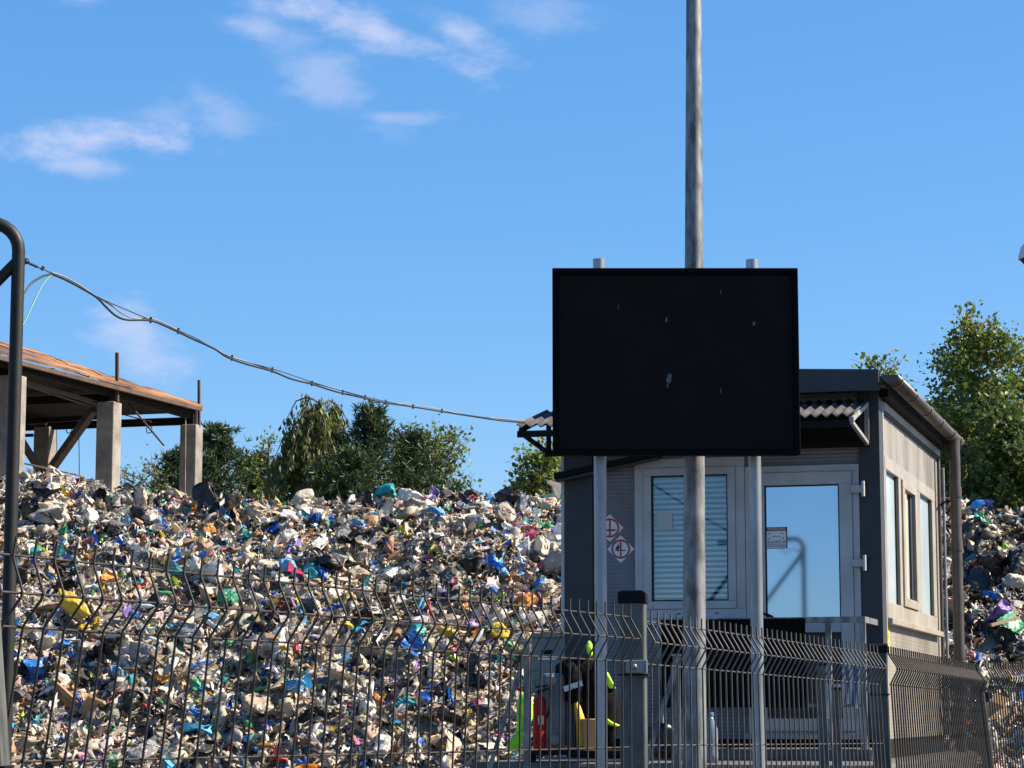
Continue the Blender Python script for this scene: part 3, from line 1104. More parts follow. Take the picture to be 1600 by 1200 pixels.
# single sheets, each laid along the eave with its own sag and tilt
nS = 7
for k in range(nS):
    ya = Y0S + (Y1S - Y0S) * k / nS
    yb = Y0S + (Y1S - Y0S) * (k + 1) / nS + .12
    def ev(y):
        return 6.25 + .15 * (y - Y0S) / (Y1S - Y0S)
    def rg(y):
        t = (y - Y0S) / (Y1S - Y0S)
        return ev(y) + 1.18 + .05 * math.sin(t * 5)
    dz = random.uniform(-.02, .03) + (.012 if k % 2 else 0)
    slope_sheet(.20 + random.uniform(-.03, .05), -3.2, (ev(ya) + dz, ev(yb) + dz), (rg(ya) + dz, rg(yb) + dz), ya, yb, .026, 36, 6).build("roof_sheet", M_['rust'], shed)
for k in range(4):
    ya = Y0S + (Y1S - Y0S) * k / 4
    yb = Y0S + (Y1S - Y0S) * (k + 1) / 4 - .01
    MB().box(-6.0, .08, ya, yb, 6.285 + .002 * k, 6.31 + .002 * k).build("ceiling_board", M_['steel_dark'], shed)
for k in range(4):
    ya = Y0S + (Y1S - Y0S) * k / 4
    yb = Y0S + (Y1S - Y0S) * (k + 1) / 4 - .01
    slope_sheet(-3.2, -6.4, (rg(ya) - .05, rg(yb) - .05), (6.12, 6.12), ya, yb, .02, 24, 4).build("roof_sheet", M_['steel_dark'], shed)  # far slope near-black, its underside shade put into the colour
MB().bar((.19, Y0S, 6.20), (.19, Y1S, 6.34), .06, .06).build("eave_purlin", M_['rust_dark'], shed)
MB().bar((.02, Y0S, 6.24), (.02, Y1S - .1, 6.26), .10, .14).build("column_beam", M_['steel_dark'], shed)
MB().bar((-.3, Y0S, 6.16), (-.2, .2, 6.10), .05, .06).build("edge_rail", M_['steel_brown'], shed)
MB().bar((-2.6, Y0S, 6.22), (-2.6, Y1S, 6.22), .12, .16).build("column_beam", M_['steel_dark'], shed)
for y in (-3, 0, 3):
    MB().bar((.0, y, 6.17), (-6.2, y, 6.17), .09, .12).build("roof_truss", M_['steel_dark'], shed)
for y in (-5, -2, -1, 1, 2):
    MB().bar((.1, y, 6.30), (-3.2, y, 6.62), .05, .08).build("rafter", M_['steel_dark'], shed)
def sbar(name, p0, p1, w, mt, round_=False):
    a, b = shed_loc(at(*p0)), shed_loc(at(*p1))
    m = MB()
    if round_:
        m.tube([a, b], w / 2, 6)
    else:
        m.bar(a, b, w, w)
    m.build(name, mt, shed)
sbar("diagonal_brace", (72, 744, 37.4), (146, 640, 36.5), .11, M_['steel_brown'])
sbar("diagonal_brace", (28, 680, 37.0), (68, 744, 37.4), .09, M_['steel_brown'])
sbar("tie_beam", (10, 661, 37.8), (160, 651, 37.6), .075, M_['steel_dark'])
sbar("tie_rod", (10, 668, 37.9), (248, 659, 38.2), .022, M_['steel_dark'], True)
sbar("tie_beam", (10, 681, 38.6), (52, 680, 38.8), .05, M_['steel_dark'])
sbar("bent_rod", (193, 621, 37.0), (256, 696, 36.6), .03, M_['rust_dark'], True)
sbar("bent_rod", (186, 646, 37.0), (236, 659, 36.6), .02, M_['rust_dark'], True)
sbar("hanging_wire", (123, 662, 37.5), (124, 742, 37.5), .012, M_['steel_dark'], True)
sbar("hanging_wire", (88, 664, 37.5), (89, 716, 37.5), .010, M_['steel_dark'], True)
sbar("fallen_pipe", (28, 722, 35.0), (128, 744, 34.6), .03, M_['bracket'], True)
sbar("ceiling_pipe", (40, 602, 34.0), (142, 635, 36.0), .03, M_['steel_brown'], True)
for (px, py) in ((108, 668), (62, 615), (100, 622), (233, 668)):
    c = shed_loc(at(px, py, 37.4))
    MB().tube([c + Vector((.05 * math.cos(t), 0, .06 * math.sin(t) - .03)) for t in np.linspace(0, 6.2, 10)], .008, 4).build("wire_loop", M_['steel_dark'], shed)
sbar("upright_flat_bar", (183, 628, 35.95), (183, 551, 35.95), .045, M_['rust_dark'])
sbar("upright_flat_bar", (311, 668, 38.85), (311, 594, 38.85), .038, M_['rust_dark'])
sbar("column_conduit", (289, 780, 38.6), (290, 650, 38.6), .02, M_['conc'], True)

# ------------------------------------------------------------------ gate frame of dark tube
GY = 10.2
gp = at(9, HZ, GY)
gate = thing("tube_gate_frame", "dark painted tube frame with bent top corner and diagonal brace", "gate frame", (gp.x, gp.y, 0), R(4))
gt = at(25, 349, GY).z
GR = .028
def bend_post(x0, w):
    pts = [(x0, 0, 0), (x0, 0, gt - .12)]
    for t in np.linspace(0, math.pi / 2, 7)[1:]:
        pts.append((x0 - .12 + .12 * math.cos(t), 0, gt - .12 + .12 * math.sin(t)))
    pts.append((x0 - w, 0, gt))
    return pts
MB().tube(bend_post(0, 1.2), GR, 14).build("bent_post", M_['gate'], gate)
MB().tube([(-.01, 0, gt - .17), (-.82, 0, gt - 1.05)], GR * .85, 12).build("diagonal_brace", M_['gate'], gate)
MB().tube([(-.83, 0, 0), (-.83, 0, gt - .001)], GR * .9, 12).build("post", M_['gate'], gate)
MB().tube([(-.84, 0, gt - .17), (-1.7, 0, gt - 1.1)], GR * .85, 12).build("diagonal_brace", M_['gate'], gate)
MB().lathe([(.0, 0), (.05, .0), (.05, .012), (.03, .02), (.0, .02)], (0, 0, 0), 12).build("base_flange", M_['gate'], gate)

# ------------------------------------------------------------------ cable from gate frame to canopy
CB0, CB1 = at(38, 408, GY), at(818, 660, 18.25)
def cab_pt(px, py, off=0.0):
    k = (px - 800) / F
    A, B = CB0, CB1
    # depth along the straight plan line
    t = (k * A.y - A.x) / ((B.x - A.x) - k * (B.y - A.y))
    p = at(px, py, A.y + t * (B.y - A.y))
    return p + Vector((0, off, 0))
def smooth_pts(pts, n=6):
    pts = [Vector(p) for p in pts]
    out = []
    for i in range(len(pts) - 1):
        p0, p1, p2, p3 = pts[max(i - 1, 0)], pts[i], pts[i + 1], pts[min(i + 2, len(pts) - 1)]
        for k in range(n):
            t = k / n
            out.append(.5 * ((2 * p1) + (p2 - p0) * t + (2 * p0 - 5 * p1 + 4 * p2 - p3) * t * t + (3 * p1 - p0 - 3 * p2 + p3) * t ** 3))
    out.append(pts[-1])
    return out
cable = thing("overhead_cable", "sagging bundle of cables from the dark gate frame to the cabin canopy", "cable", CB0)
main = [(80, 428), (100, 436), (125, 449), (150, 464), (166, 480), (182, 494), (200, 500), (235, 501), (262, 511), (300, 529), (335, 545), (355, 558),
        (385, 569), (425, 580), (455, 592), (490, 601), (525, 612), (560, 620), (600, 629), (640, 635), (690, 643), (740, 651), (780, 657), (820, 661)]
MB().tube([p - CB0 for p in smooth_pts([cab_pt(*q) for q in main])], .0052, 6).build("power_cable", M_['cable'], cable)
sec = [(x, y - 2.5 + 2.2 * math.sin(x * .045)) for x, y in main]
sec[4:7] = [(170, 474), (192, 490), (212, 497)]
MB().tube([p - CB0 for p in smooth_pts([cab_pt(x, y, .02) for x, y in sec])], .0038, 5).build("data_cable", M_['cable_grey'], cable)
mes = [(38, 408), (58, 417), (80, 427), (110, 440), (160, 468), (235, 500), (300, 526), (360, 558), (430, 578), (520, 607), (620, 631), (740, 650), (820, 660)]
MB().tube([p - CB0 for p in smooth_pts([cab_pt(*q, -.01) for q in mes])], .0026, 5).build("messenger_wire", M_['cable'], cable)
MB().tube([p - CB0 for p in smooth_pts([cab_pt(*q) for q in [(80, 428), (66, 432), (50, 442), (40, 456), (35, 468)]])], .005, 6).build("feed_cable", M_['cable'], cable)
MB().tube([p - CB0 for p in smooth_pts([cab_pt(*q) for q in [(80, 430), (66, 446), (52, 474), (42, 496), (35, 508)]])], .0035, 6).build("earth_wire", M_['cable_green'], cable)
MB().tube([p - CB0 for p in [cab_pt(36, 407), cab_pt(58, 417)]], .006, 6).build("turnbuckle", M_['cable'], cable)
for (px, py) in ((41, 408), (38, 409)):
    c = cab_pt(px, py) - CB0
    MB().tube([c + Vector((.011 * math.cos(t), 0, .011 * math.sin(t))) for t in np.linspace(0, 6.2, 9)], .003, 5).build("eye_bolt", M_['cable'], cable)
c = cab_pt(66, 419) - CB0
for k in range(4):
    t = .4 + k * 1.3
    MB().tube([c - Vector((.012 * math.cos(t), 0, .012 * math.sin(t))), c + Vector((.012 * math.cos(t), 0, .012 * math.sin(t)))], .002, 4).build("wire_twist", M_['cable'], cable)
for (px, py) in ((235, 501), (278, 518), (362, 560), (425, 579), (487, 600), (535, 614), (570, 622), (602, 629), (645, 636), (690, 643)):
    c = cab_pt(px, py) - CB0
    MB().tube([c + Vector((0, 0, -.012)), c + Vector((.003, 0, .018))], .006, 5).build("cable_tie", M_['cable'], cable)

# ------------------------------------------------------------------ display board on two tubes and the lamp pole behind
SY = 14.0
b0, b1 = at(863.5, 711, SY), at(1246, 419.5, SY)
sgn = thing("display_board", "blank black display board on two galvanised tubes in front of the cabin", "display board", ((b0.x + b1.x) / 2, SY, 0))
bw = b1.x - b0.x
z0, z1 = b0.z, b1.z
hx = bw / 2
MB().box(-hx + .004, hx - .004, .012, .11, z0 + .004, z1 - .004).build("casing", M_['screen_frame'], sgn, .004)
MB().box(-hx + .035, hx - .035, 0.0, .011, z0 + .035, z1 - .035).build("screen_panel", M_['screen'], sgn)
ft = .034
MB().box(-hx, hx, -.02, .0115, z1 - ft, z1).build("frame_bar", M_['screen_frame'], sgn, .004)
MB().box(-hx, hx, -.02, .0115, z0, z0 + ft).build("frame_bar", M_['screen_frame'], sgn, .004)
MB().box(-hx, -hx + ft, -.02, .0115, z0 + ft, z1 - ft).build("frame_bar", M_['screen_frame'], sgn, .004)
MB().box(hx - ft, hx, -.02, .0115, z0 + ft, z1 - ft).build("frame_bar", M_['screen_frame'], sgn, .004)
for (px, topy) in ((936, 405), (1175, 406)):
    q = at(px, topy, SY + .15)
    x = q.x - sgn.location.x
    MB().tube([(x, .15, 0), (x, .15, q.z)], .0365, 18).build("support_tube", M_['galv_light'], sgn)
for (px, py, w, h) in ((966, 480, 1.5, 11), (1041, 500, 4, 9), (1178, 506, 5, 7), (1126, 456, 1.6, 9), (1045, 592, 9, 18), (1126, 611, 1.6, 10), (1043, 602, 3, 9)):
    q = at(px, py, SY)
    x, z = q.x - sgn.location.x, q.z
    k = SY / F
    MB().prism([(x - w * k / 2, z - h * k * .1), (x - w * k * .1, z - h * k / 2), (x + w * k * .4, z - h * k * .2), (x + w * k / 2, z + h * k * .4), (x, z + h * k / 2)], -.002, .001).build("scratch_mark", M_['chip'], sgn)

LP = at(1081, HZ, 14.4)
lampp = thing("lamp_pole", "tall tapered galvanised pole rising behind the display board", "pole", (LP.x, LP.y, 0))
lampp.rotation_euler = (0, .0095, 0)
zs = np.linspace(.02, 9.2, 24)
MB().lathe([(.0725 - .0056 * (z - 1.18), z) for z in zs], n=24).build("pole_shaft", M_['galv'], lampp)
MB().box(-.16, .16, -.16, .16, 0, .02).build("base_plate", M_['galv'], lampp)
MB().lathe([(.03, 9.19), (.034, 9.2), (.034, 9.24), (.012, 9.27), (.0, 9.27)], n=16).build("pole_cap", M_['black_plastic'], lampp)
MB().box(-.035, .035, -.078, -.05, .55, .85).build("hatch", M_['galv'], lampp, .004)

# ------------------------------------------------------------------ the cabin
cab = thing("guard_cabin", "grey guard cabin with dark corner posts, mirrored door and corrugated front canopy", "cabin", (CORNER.x, CORNER.y, 0), RZ)
W, D, FL = 2.545, 4.05, 1.30
def cbox(name, mt, x0, x1, y0, y1, z0, z1, bev=.004, parent=None):
    return MB().box(x0, x1, y0, y1, z0, z1).build(name, mt, parent or cab, bev)
TOPZ = 4.02
cbox("skid_base", M_['steel_dark'], -W, 0, .02, D, PZ, FL, 0)
# walls
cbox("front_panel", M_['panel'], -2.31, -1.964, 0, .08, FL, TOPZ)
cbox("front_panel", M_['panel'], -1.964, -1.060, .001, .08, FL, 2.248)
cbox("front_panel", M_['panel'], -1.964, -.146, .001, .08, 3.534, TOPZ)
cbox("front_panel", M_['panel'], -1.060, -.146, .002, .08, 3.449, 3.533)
cbox("corner_post", M_['anth'], -W, -2.311, -.03, .08, FL, TOPZ)
cbox("corner_trim", M_['pvc'], -W - .028, -W - .001, -.034, .10, FL, TOPZ - .1)
cbox("corner_post", M_['anth'], -.145, .018, -.03, .16, FL, TOPZ)
cbox("corner_trim", M_['bracket'], -.012, .022, .162, .215, FL, TOPZ - .06)
cbox("left_wall", M_['panel'], -W, -W + .08, .101, D - .08, FL, TOPZ)
cbox("back_wall", M_['panel'], -W, 0, D - .08, D, FL, TOPZ)
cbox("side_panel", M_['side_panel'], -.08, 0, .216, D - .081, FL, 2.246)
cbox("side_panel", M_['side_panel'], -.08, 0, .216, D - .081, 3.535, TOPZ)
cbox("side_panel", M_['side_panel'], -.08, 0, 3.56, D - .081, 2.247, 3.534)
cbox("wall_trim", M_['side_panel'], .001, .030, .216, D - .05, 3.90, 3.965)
cbox("wall_trim", M_['rubber'], .001, .012, .216, D - .05, 3.872, 3.899, 0)
cbox("corner_trim", M_['gutter'], -.02, .022, D - .079, D + .02, FL, 3.89)
cbox("interior_floor", M_['inside'], -W + .081, -.081, .09, D - .081, FL + .001, FL + .04, 0)
cbox("interior_ceiling", M_['inside'], -W + .081, -.081, .09, D - .081, TOPZ - .06, TOPZ - .001, 0)
# front window: frame, sash, glass, blind
def frame(name, mt, x0, x1, z0, z1, w, y0, y1, parent=None):
    g_ = parent or cab
    for (a, b, c, d) in ((x0, x1, z1 - w, z1), (x0, x1, z0, z0 + w), (x0, x0 + w, z0 + w, z1 - w), (x1 - w, x1, z0 + w, z1 - w)):
        cbox(name, mt, a, b, y0, y1, c, d, .004, g_)
win = thing("x", None, None)
bpy.data.objects.remove(win)
frame("window_frame", M_['pvc'], -1.962, -1.062, 2.25, 3.532, .075, -.022, .06)
frame("window_sash", M_['pvc'], -1.886, -1.138, 2.326, 3.456, .062, -.034, .045)
frame("window_gasket", M_['rubber'], -1.823, -1.201, 2.389, 3.393, .010, -.022, .02)
cbox("window_glass", M_['glass'], -1.812, -1.212, -.004, .004, 2.40, 3.382, 0)
cbox("window_sill", M_['pvc'], -1.98, -1.062, -.06, .0, 2.20, 2.244)
nsl = 23
for k in range(nsl):
    z = 2.41 + .97 * (k + .5) / nsl
    m = MB()
    t = R(38)
    c_, s_ = math.cos(t) * .019, math.sin(t) * .019
    m.add([(-1.82, .05 - c_, z - s_), (-1.20, .05 - c_, z - s_), (-1.20, .05 + c_, z + s_), (-1.82, .05 + c_, z + s_),
           (-1.82, .052 - c_, z - s_), (-1.20, .052 - c_, z - s_), (-1.20, .052 + c_, z + s_), (-1.82, .052 + c_, z + s_)],
          [(0, 1, 2, 3), (7, 6, 5, 4), (0, 4, 5, 1), (2, 6, 7, 3), (0, 3, 7, 4), (1, 5, 6, 2)])
    m.build("blind_slat", M_['slat'], cab)
cbox("notice_card", M_['white'], -1.775, -1.655, -.009, -.0045, 2.96, 3.105, 0)
for xx in (-1.62, -1.31):
    cbox("drain_cap", M_['rubber'], xx, xx + .03, -.026, -.021, 2.285, 2.293, 0)
# door
door = MB()
frame("door_frame", M_['pvc'], -1.058, -.150, 1.305, 3.447, .055, -.024, .06)
frame("door_leaf", M_['pvc'], -1.001, -.207, 1.362, 3.390, .10, -.044, .03)
cbox("door_rail", M_['pvc'], -.90, -.308, -.043, .03, 2.13, 2.225)
frame("door_gasket", M_['rubber'], -.900, -.308, 2.226, 3.289, .010, -.03, .02)
cbox("door_glass", M_['film'], -.890, -.318, -.018, -.008, 2.237, 3.278, 0)
cbox("door_lower_panel", M_['anth'], -.899, -.309, -.018, -.006, 1.463, 2.129, 0)
for z in (3.245, 2.665):
    h = cbox("hinge", M_['pvc'], -.21, -.10, -.062, -.0445, z - .03, z + .03)
    MB().lathe([(.014, -.06), (.014, .06)], (-.112, -.066, z), 10).build("hinge_pin", M_['white'], h)
hd = MB().tube([(-.955, -.046, 2.30), (-.955, -.09, 2.30), (-.86, -.095, 2.255)], .010, 8).build("door_handle", M_['black_plastic'], cab)
cbox("threshold", M_['bracket'], -1.06, -.148, -.12, -.0245, 1.302, 1.345)
# side windows
cbox("window_frame", M_['pvc_sunlit'], -.05, .024, .225, 3.555, 3.43, 3.533)
cbox("window_frame", M_['pvc_sunlit'], -.05, .024, .225, 3.555, 2.25, 2.375)
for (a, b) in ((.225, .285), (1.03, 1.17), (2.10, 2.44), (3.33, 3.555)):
    cbox("window_mullion", M_['pvc_sunlit'], -.05, .023, a, b, 2.376, 3.429)
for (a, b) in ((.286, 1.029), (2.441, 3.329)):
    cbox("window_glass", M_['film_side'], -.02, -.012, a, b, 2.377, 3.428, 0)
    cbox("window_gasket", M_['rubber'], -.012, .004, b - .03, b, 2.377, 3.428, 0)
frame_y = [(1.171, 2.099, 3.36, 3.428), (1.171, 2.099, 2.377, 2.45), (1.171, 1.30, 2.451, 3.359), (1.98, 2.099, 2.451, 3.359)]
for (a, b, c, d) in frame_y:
    cbox("window_sash", M_['pvc_sunlit'], -.04, .040, a, b, c, d)
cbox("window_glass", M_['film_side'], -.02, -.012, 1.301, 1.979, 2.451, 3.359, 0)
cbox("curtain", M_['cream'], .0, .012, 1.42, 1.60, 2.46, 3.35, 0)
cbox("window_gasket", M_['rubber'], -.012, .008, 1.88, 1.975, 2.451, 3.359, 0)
cbox("window_sill", M_['pvc_sunlit'], .001, .06, .22, 3.70, 2.20, 2.246)
# roof: slab, front fascia, side eave
roof = MB()
rx0, rx1, ry0, ry1 = -W + .10, .09, -.30, D + .35
roof.prism([(rx0, 4.03), (rx1, 4.03), (rx1, 4.10), (rx0, 4.20)], ry0 + .031, ry1)
rf = roof.build("roof", M_['fascia'], cab)
fc_ = MB().prism([(rx0, 3.985), (rx1 - .03, 3.985), (rx1 - .03, 4.150), (rx0, 4.260)], ry0 - .01, ry0 + .03)
fc_.build("fascia", M_['fascia'], cab, .004)
cbox("eave_soffit", M_['steel_dark'], .031, rx1, .0, D + .3, 3.97, 4.029, 0)
# gutter, half round, with seams
GXc, GZc, gr = .165, 4.085, .065
def half_round(y0, y1, r):
    m = MB()
    vs_, fs = [], []
    nn = 9
    for y in (y0, y1):
        for rr in (r, r - .004):
            for k in range(nn):
                t = math.pi + math.pi * k / (nn - 1)
                vs_.append((GXc + rr * math.cos(t), y, GZc + rr * math.sin(t)))
    for k in range(nn - 1):
        fs.append((k, k + 1, 2 * nn + k + 1, 2 * nn + k))
        fs.append((nn + k, 3 * nn + k, 3 * nn + k + 1, nn + k + 1))
        fs.append((k, nn + k, nn + k + 1, k + 1))
        fs.append((2 * nn + k, 2 * nn + k + 1, 3 * nn + k + 1, 3 * nn + k))
    fs.append((0, 2 * nn, 3 * nn, nn))
    fs.append((nn - 1, 2 * nn - 1, 4 * nn - 1, 3 * nn - 1))
    m.add(vs_, fs, True)
    return m
half_round(-.42, D + .30, gr).build("gutter", M_['gutter'], cab)
for y in (-.2, .75, 1.7, 2.6, 3.5, 4.05):
    half_round(y, y + .05, gr + .006).build("gutter_joint", M_['gutter'], cab)
ec = MB()
ec.add([(GXc + gr * math.cos(math.pi + math.pi * k / 8), -.421, GZc + gr * math.sin(math.pi + math.pi * k / 8)) for k in range(9)], [tuple(range(9))])
ec.build("gutter_end", M_['gutter'], cab)
dpx = GXc + .005
dy = 3.86
MB().tube([(dpx, dy, 4.04), (dpx, dy, 3.93), (dpx + .01, dy, 3.86), (dpx + .01, dy, 3.6), (dpx + .01, dy, PZ)], [.062, .06, .052, .05, .05], 16).build("downpipe", M_['gutter'], cab)
for z in (3.55, 3.05, 2.05):
    MB().lathe([(.056, z - .05), (.058, z), (.056, z + .05)], (dpx + .01, dy, 0), 16).build("pipe_collar", M_['gutter'], cab)
MB().tube([(.05, D - .02, FL), (.05, D - .02, 3.8)], .014, 8).build("conduit", M_['galv_light'], cab)
for z in (3.45, 1.95):
    MB().tube([(.02, D - .02, z), (.10, dy, z + .02), (dpx - .04, dy, z + .02)], .010, 6).build("pipe_bracket", M_['steel_dark'], cab)
# canopy
cx0, cx1, cdep = -2.70, -.05, .88
zi, zo = 3.955, 3.735
m = MB()
ncol = 230
vs_, fs = [], []
for lay in (0, -.008):
    for j in range(5):
        for i in range(ncol + 1):
            x = cx0 + (cx1 - cx0) * i / ncol
            t = j / 4
            vs_.append((x, .0 - cdep * t, zi + (zo - zi) * t + .013 * math.sin(2 * math.pi * x / .08) + lay))
k = 5 * (ncol + 1)
for j in range(4):
    for i in range(ncol):
        a = j * (ncol + 1) + i
        fs.append((a, a + 1, a + ncol + 2, a + ncol + 1))
        fs.append((k + a, k + a + ncol + 1, k + a + ncol + 2, k + a + 1))
for i in range(ncol):
    for a in (i, 4 * (ncol + 1) + i):
        fs.append((a, a + 1, k + a + 1, k + a))
m.add(vs_, fs, True)
m.build("canopy_sheet", M_['fibre'], cab)
for x in (cx0 + .03, -1.36, -.075):
    mt = M_['bracket'] if x > -.2 else M_['steel_dark']
    b = MB().bar((x, -.032, zi - .035), (x, -cdep + .02, zo - .035), .035, .035).build("canopy_bracket", mt, cab)
    MB().bar((x, -cdep + .03, zo - .058), (x, -.034, 3.60), .028, .028).build("bracket_strut", mt, b)
    MB().bar((x, -.05, zi - .05), (x, -.05, 3.585), .034, .034).build("bracket_leg", mt, b)
MB().bar((cx0, -cdep + .03, zo - .065), (cx1 - .05, -cdep + .03, zo - .065), .03, .05).build("canopy_edge_bar", M_['steel_dark'], cab)
MB().bar((cx0, -.05, 3.60), (cx1, -.05, 3.60), .03, .05).build("canopy_rear_bar", M_['steel_dark'], cab)
MB().box(-W - .05, -.15, -.03, -.001, 3.62, 3.84).build("canopy_backboard", M_['steel_dark'], cab)
# sloping dark cover at the left corner
MB().bar((-W - .06, -.10, 3.405), (-1.72, -.10, 3.565), .07, .05).build("cover_strip", M_['steel_dark'], cab)
MB().bar((-W - .04, -.11, 3.365), (-1.74, -.11, 3.525), .05, .018).build("cover_edge", M_['anth'], cab)

# ---- landing with railing, black sheet on it
rail = thing("landing_railing", "grey steel railing with a black sheet in front of the cabin door", "railing", cab_world(0, 0, 0), RZ)
LD = -.72
RT = 2.20
MB().box(-1.75, .02, LD - .05, -.125, PZ + .001, PZ + .09).build("landing_step", M_['conc2'], rail, .01)
MB().bar((-1.62, LD, RT), (-.02, LD, RT), .04, .045).build("handrail", M_['galv'], rail)
MB().bar((-.04, LD + .02, RT), (-.04, -.035, RT), .04, .045).build("handrail", M_['galv'], rail)
for x in (-1.60, -.30, -.04):
    MB().box(x - .022, x + .022, LD - .02, LD + .02, PZ + .09, RT - .022).build("rail_post", M_['galv'], rail, .003)
MB().box(-1.58, -.47, LD - .034, LD - .024, 1.545, RT + .012).build("black_sheet", M_['screen_frame'], rail)
MB().bar((-1.60, LD, 1.56), (-.06, LD, 1.56), .025, .025).build("lower_rail", M_['galv'], rail)

# ---- towels hanging on the railing
def hang(name, label, cat, x0, x1, zt, zb, y, mt, stripes=None):
    root = thing(name, label, cat, cab_world(0, 0, 0), RZ)
    n, k = 14, 10
    vs_, fs = [], []
    for lay in (0, .006):
        for j in range(k + 1):
            for i in range(n + 1):
                s, t = i / n, j / k
                vs_.append((x0 + (x1 - x0) * s + .01 * math.sin(t * 4 + s), y + lay + .014 * math.sin(s * 11 + t) * (.2 + t), zt + (zb - zt) * t + .02 * math.sin(s * 4) * t))
    q = (n + 1) * (k + 1)
    for j in range(k):
        for i in range(n):
            a = j * (n + 1) + i
            fs.append((a, a + 1, a + n + 2, a + n + 1))
            fs.append((q + a, q + a + n + 1, q + a + n + 2, q + a + 1))
    MB().add(vs_, fs, True).build("cloth", mt, root)
    if stripes:
        for (sa, sb, smt) in stripes:
            vs_, fs = [], []
            for j in range(k + 1):
                for s in (sa, sb):
                    t = j / k
                    vs_.append((x0 + (x1 - x0) * s + .01 * math.sin(t * 4 + s), y - .004 + .014 * math.sin(s * 11 + t) * (.2 + t), zt + (zb - zt) * t + .02 * math.sin(s * 4) * t))
            for j in range(k):
                fs.append((2 * j, 2 * j + 1, 2 * j + 3, 2 * j + 2))
            MB().add(vs_, fs, True).build("stripe", smt, root)
    return root
M_['cloth_blue'] = mat("blue_cloth", (.05, .09, .20), .9)
M_['cloth_pink'] = mat("faded_pink_cloth", (.45, .20, .22), .9)
M_['cloth_white'] = mat("white_cloth", (.45, .45, .44), .9)
hang("towel", "white towel with blue stripes hanging on the landing railing", "towel", -.20, -.07, 1.85, 1.55, LD - .03, M_['cloth_white'], [(.15, .35, M_['cloth_blue']), (.6, .85, M_['cloth_blue'])])
hang("towel", "white towel with pink stripes hanging low on the landing railing", "towel", -.36, -.22, 1.72, 1.44, LD - .03, M_['cloth_white'], [(.1, .3, M_['cloth_pink']), (.55, .8, M_['cloth_pink'])])

# ---- stickers and signs
def text_mesh(txt, size, mt, parent, loc, rot=(R(90), 0, 0), name="lettering", ext=.0005, sx=1.0):
    cu = bpy.data.curves.new(name, 'FONT')
    cu.body = txt
    cu.size = size
    cu.align_x = 'CENTER'
    cu.align_y = 'CENTER'
    cu.extrude = ext
    cu.resolution_u = 2
    to = bpy.data.objects.new("tmp_text", cu)
    COL.objects.link(to)
    dg = bpy.context.evaluated_depsgraph_get()
    me = bpy.data.meshes.new_from_object(to.evaluated_get(dg))
    bpy.data.objects.remove(to)
    me.name = name
    me.materials.clear()
    me.materials.append(mt)
    o = bpy.data.objects.new(name, me)
    COL.objects.link(o)
    o.parent = parent
    o.location = loc
    o.rotation_euler = rot
    o.scale = (sx, 1, 1)
    return o
def ring_mesh(cx, cz, r0, r1, y, n=28):
    m = MB()
    vs_ = []
    for k in range(n):
        t = 2 * math.pi * k / n
        vs_ += [(cx + r0 * math.cos(t), y, cz + r0 * math.sin(t)), (cx + r1 * math.cos(t), y, cz + r1 * math.sin(t))]
    m.add(vs_, [(2 * k, 2 * k + 1, (2 * k + 3) % (2 * n), (2 * k + 2) % (2 * n)) for k in range(n)])
    return m
def diamond(x, z, h, label, pict):
    root = thing("warning_sign", label, "sign", cab_world(x, 0, z), RZ)
    MB().prism([(0, -h), (h, 0), (0, h), (-h, 0)], -.003, -.001).build("plate", M_['sign_white'], root)
    ring_mesh(0, 0, h * .56, h * .70, -.0045).build("ring", M_['sign_red'], root)
    MB().box(-h * .06, h * .06, -.0062, -.0052, -h * .58, h * .58).build("bar", M_['sign_red'], root)
    if pict == 'smoke':
        MB().box(-h * .40, h * .42, -.0045, -.004, -h * .22, -h * .10).build("cigarette", M_['sign_black'], root)
        MB().tube([(-h * .34, -.004, -h * .02), (-h * .26, -.004, h * .1), (-h * .36, -.004, h * .2), (-h * .26, -.004, h * .34)], h * .035, 4).build("smoke", M_['sign_black'], root)
    else:
        MB().box(-h * .40, h * .38, -.0045, -.004, -h * .14, -h * .06).build("match", M_['sign_black'], root)
        MB().prism([(-h * .36, -h * .04), (-h * .14, -h * .04), (-h * .08, h * .16), (-h * .20, h * .42), (-h * .24, h * .2), (-h * .36, h * .14)], -.0045, -.004).build("flame", M_['sign_black'], root)
    return root
diamond(-2.172, 2.985, .112, "white diamond no smoking sign, the upper one beside the front window", 'smoke')
diamond(-2.083, 2.813, .112, "white diamond no open flame sign, the lower one beside the front window", 'flame')
st = thing("door_notice", "small white door notice with plum header and black lettering", "notice", cab_world(-.805, -.019, 2.88), RZ)
MB().box(-.088, .078, -.003, -.0005, -.085, .082).build("sheet", M_['sign_white'], st)
MB().box(-.086, .076, -.004, -.0032, .050, .080).build("header", M_['purple_print'], st)
for (a, b, c, d) in ((-.088, .078, -.088, -.084), (.072, .08, -.085, .082)):
    MB().box(a, b, -.0042, -.0032, c, d).build("border", M_['sign_black'], st)
text_mesh("PRIVALOMA", .026, M_['sign_white'], st, (-.005, -.0046, .064))
text_mesh("KAUKĖ IR", .033, M_['sign_black'], st, (-.005, -.0040, -.038))
text_mesh("DISTANCIJA", .030, M_['sign_black'], st, (-.005, -.0040, -.066), sx=.9)
for (x, z, w, h) in ((-.06, .03, .022, .01), (.04, .032, .02, .01), (-.005, .008, .06, .004), (-.032, .007, .012, .012), (.022, .007, .014, .012), (.05, .008, .012, .008), (-.062, -.010, .028, .008), (.045, -.008, .028, .008)):
    MB().prism([(x - w / 2, z), (x, z - h / 2), (x + w / 2, z), (x, z + h / 2)], -.0042, -.0034).build("pictogram", M_['sign_black'], st)
ys = thing("yellow_sticker", "small yellow warning sticker on the sunny side of the cabin corner", "sticker", cab_world(.001, .30, 2.06), RZ)
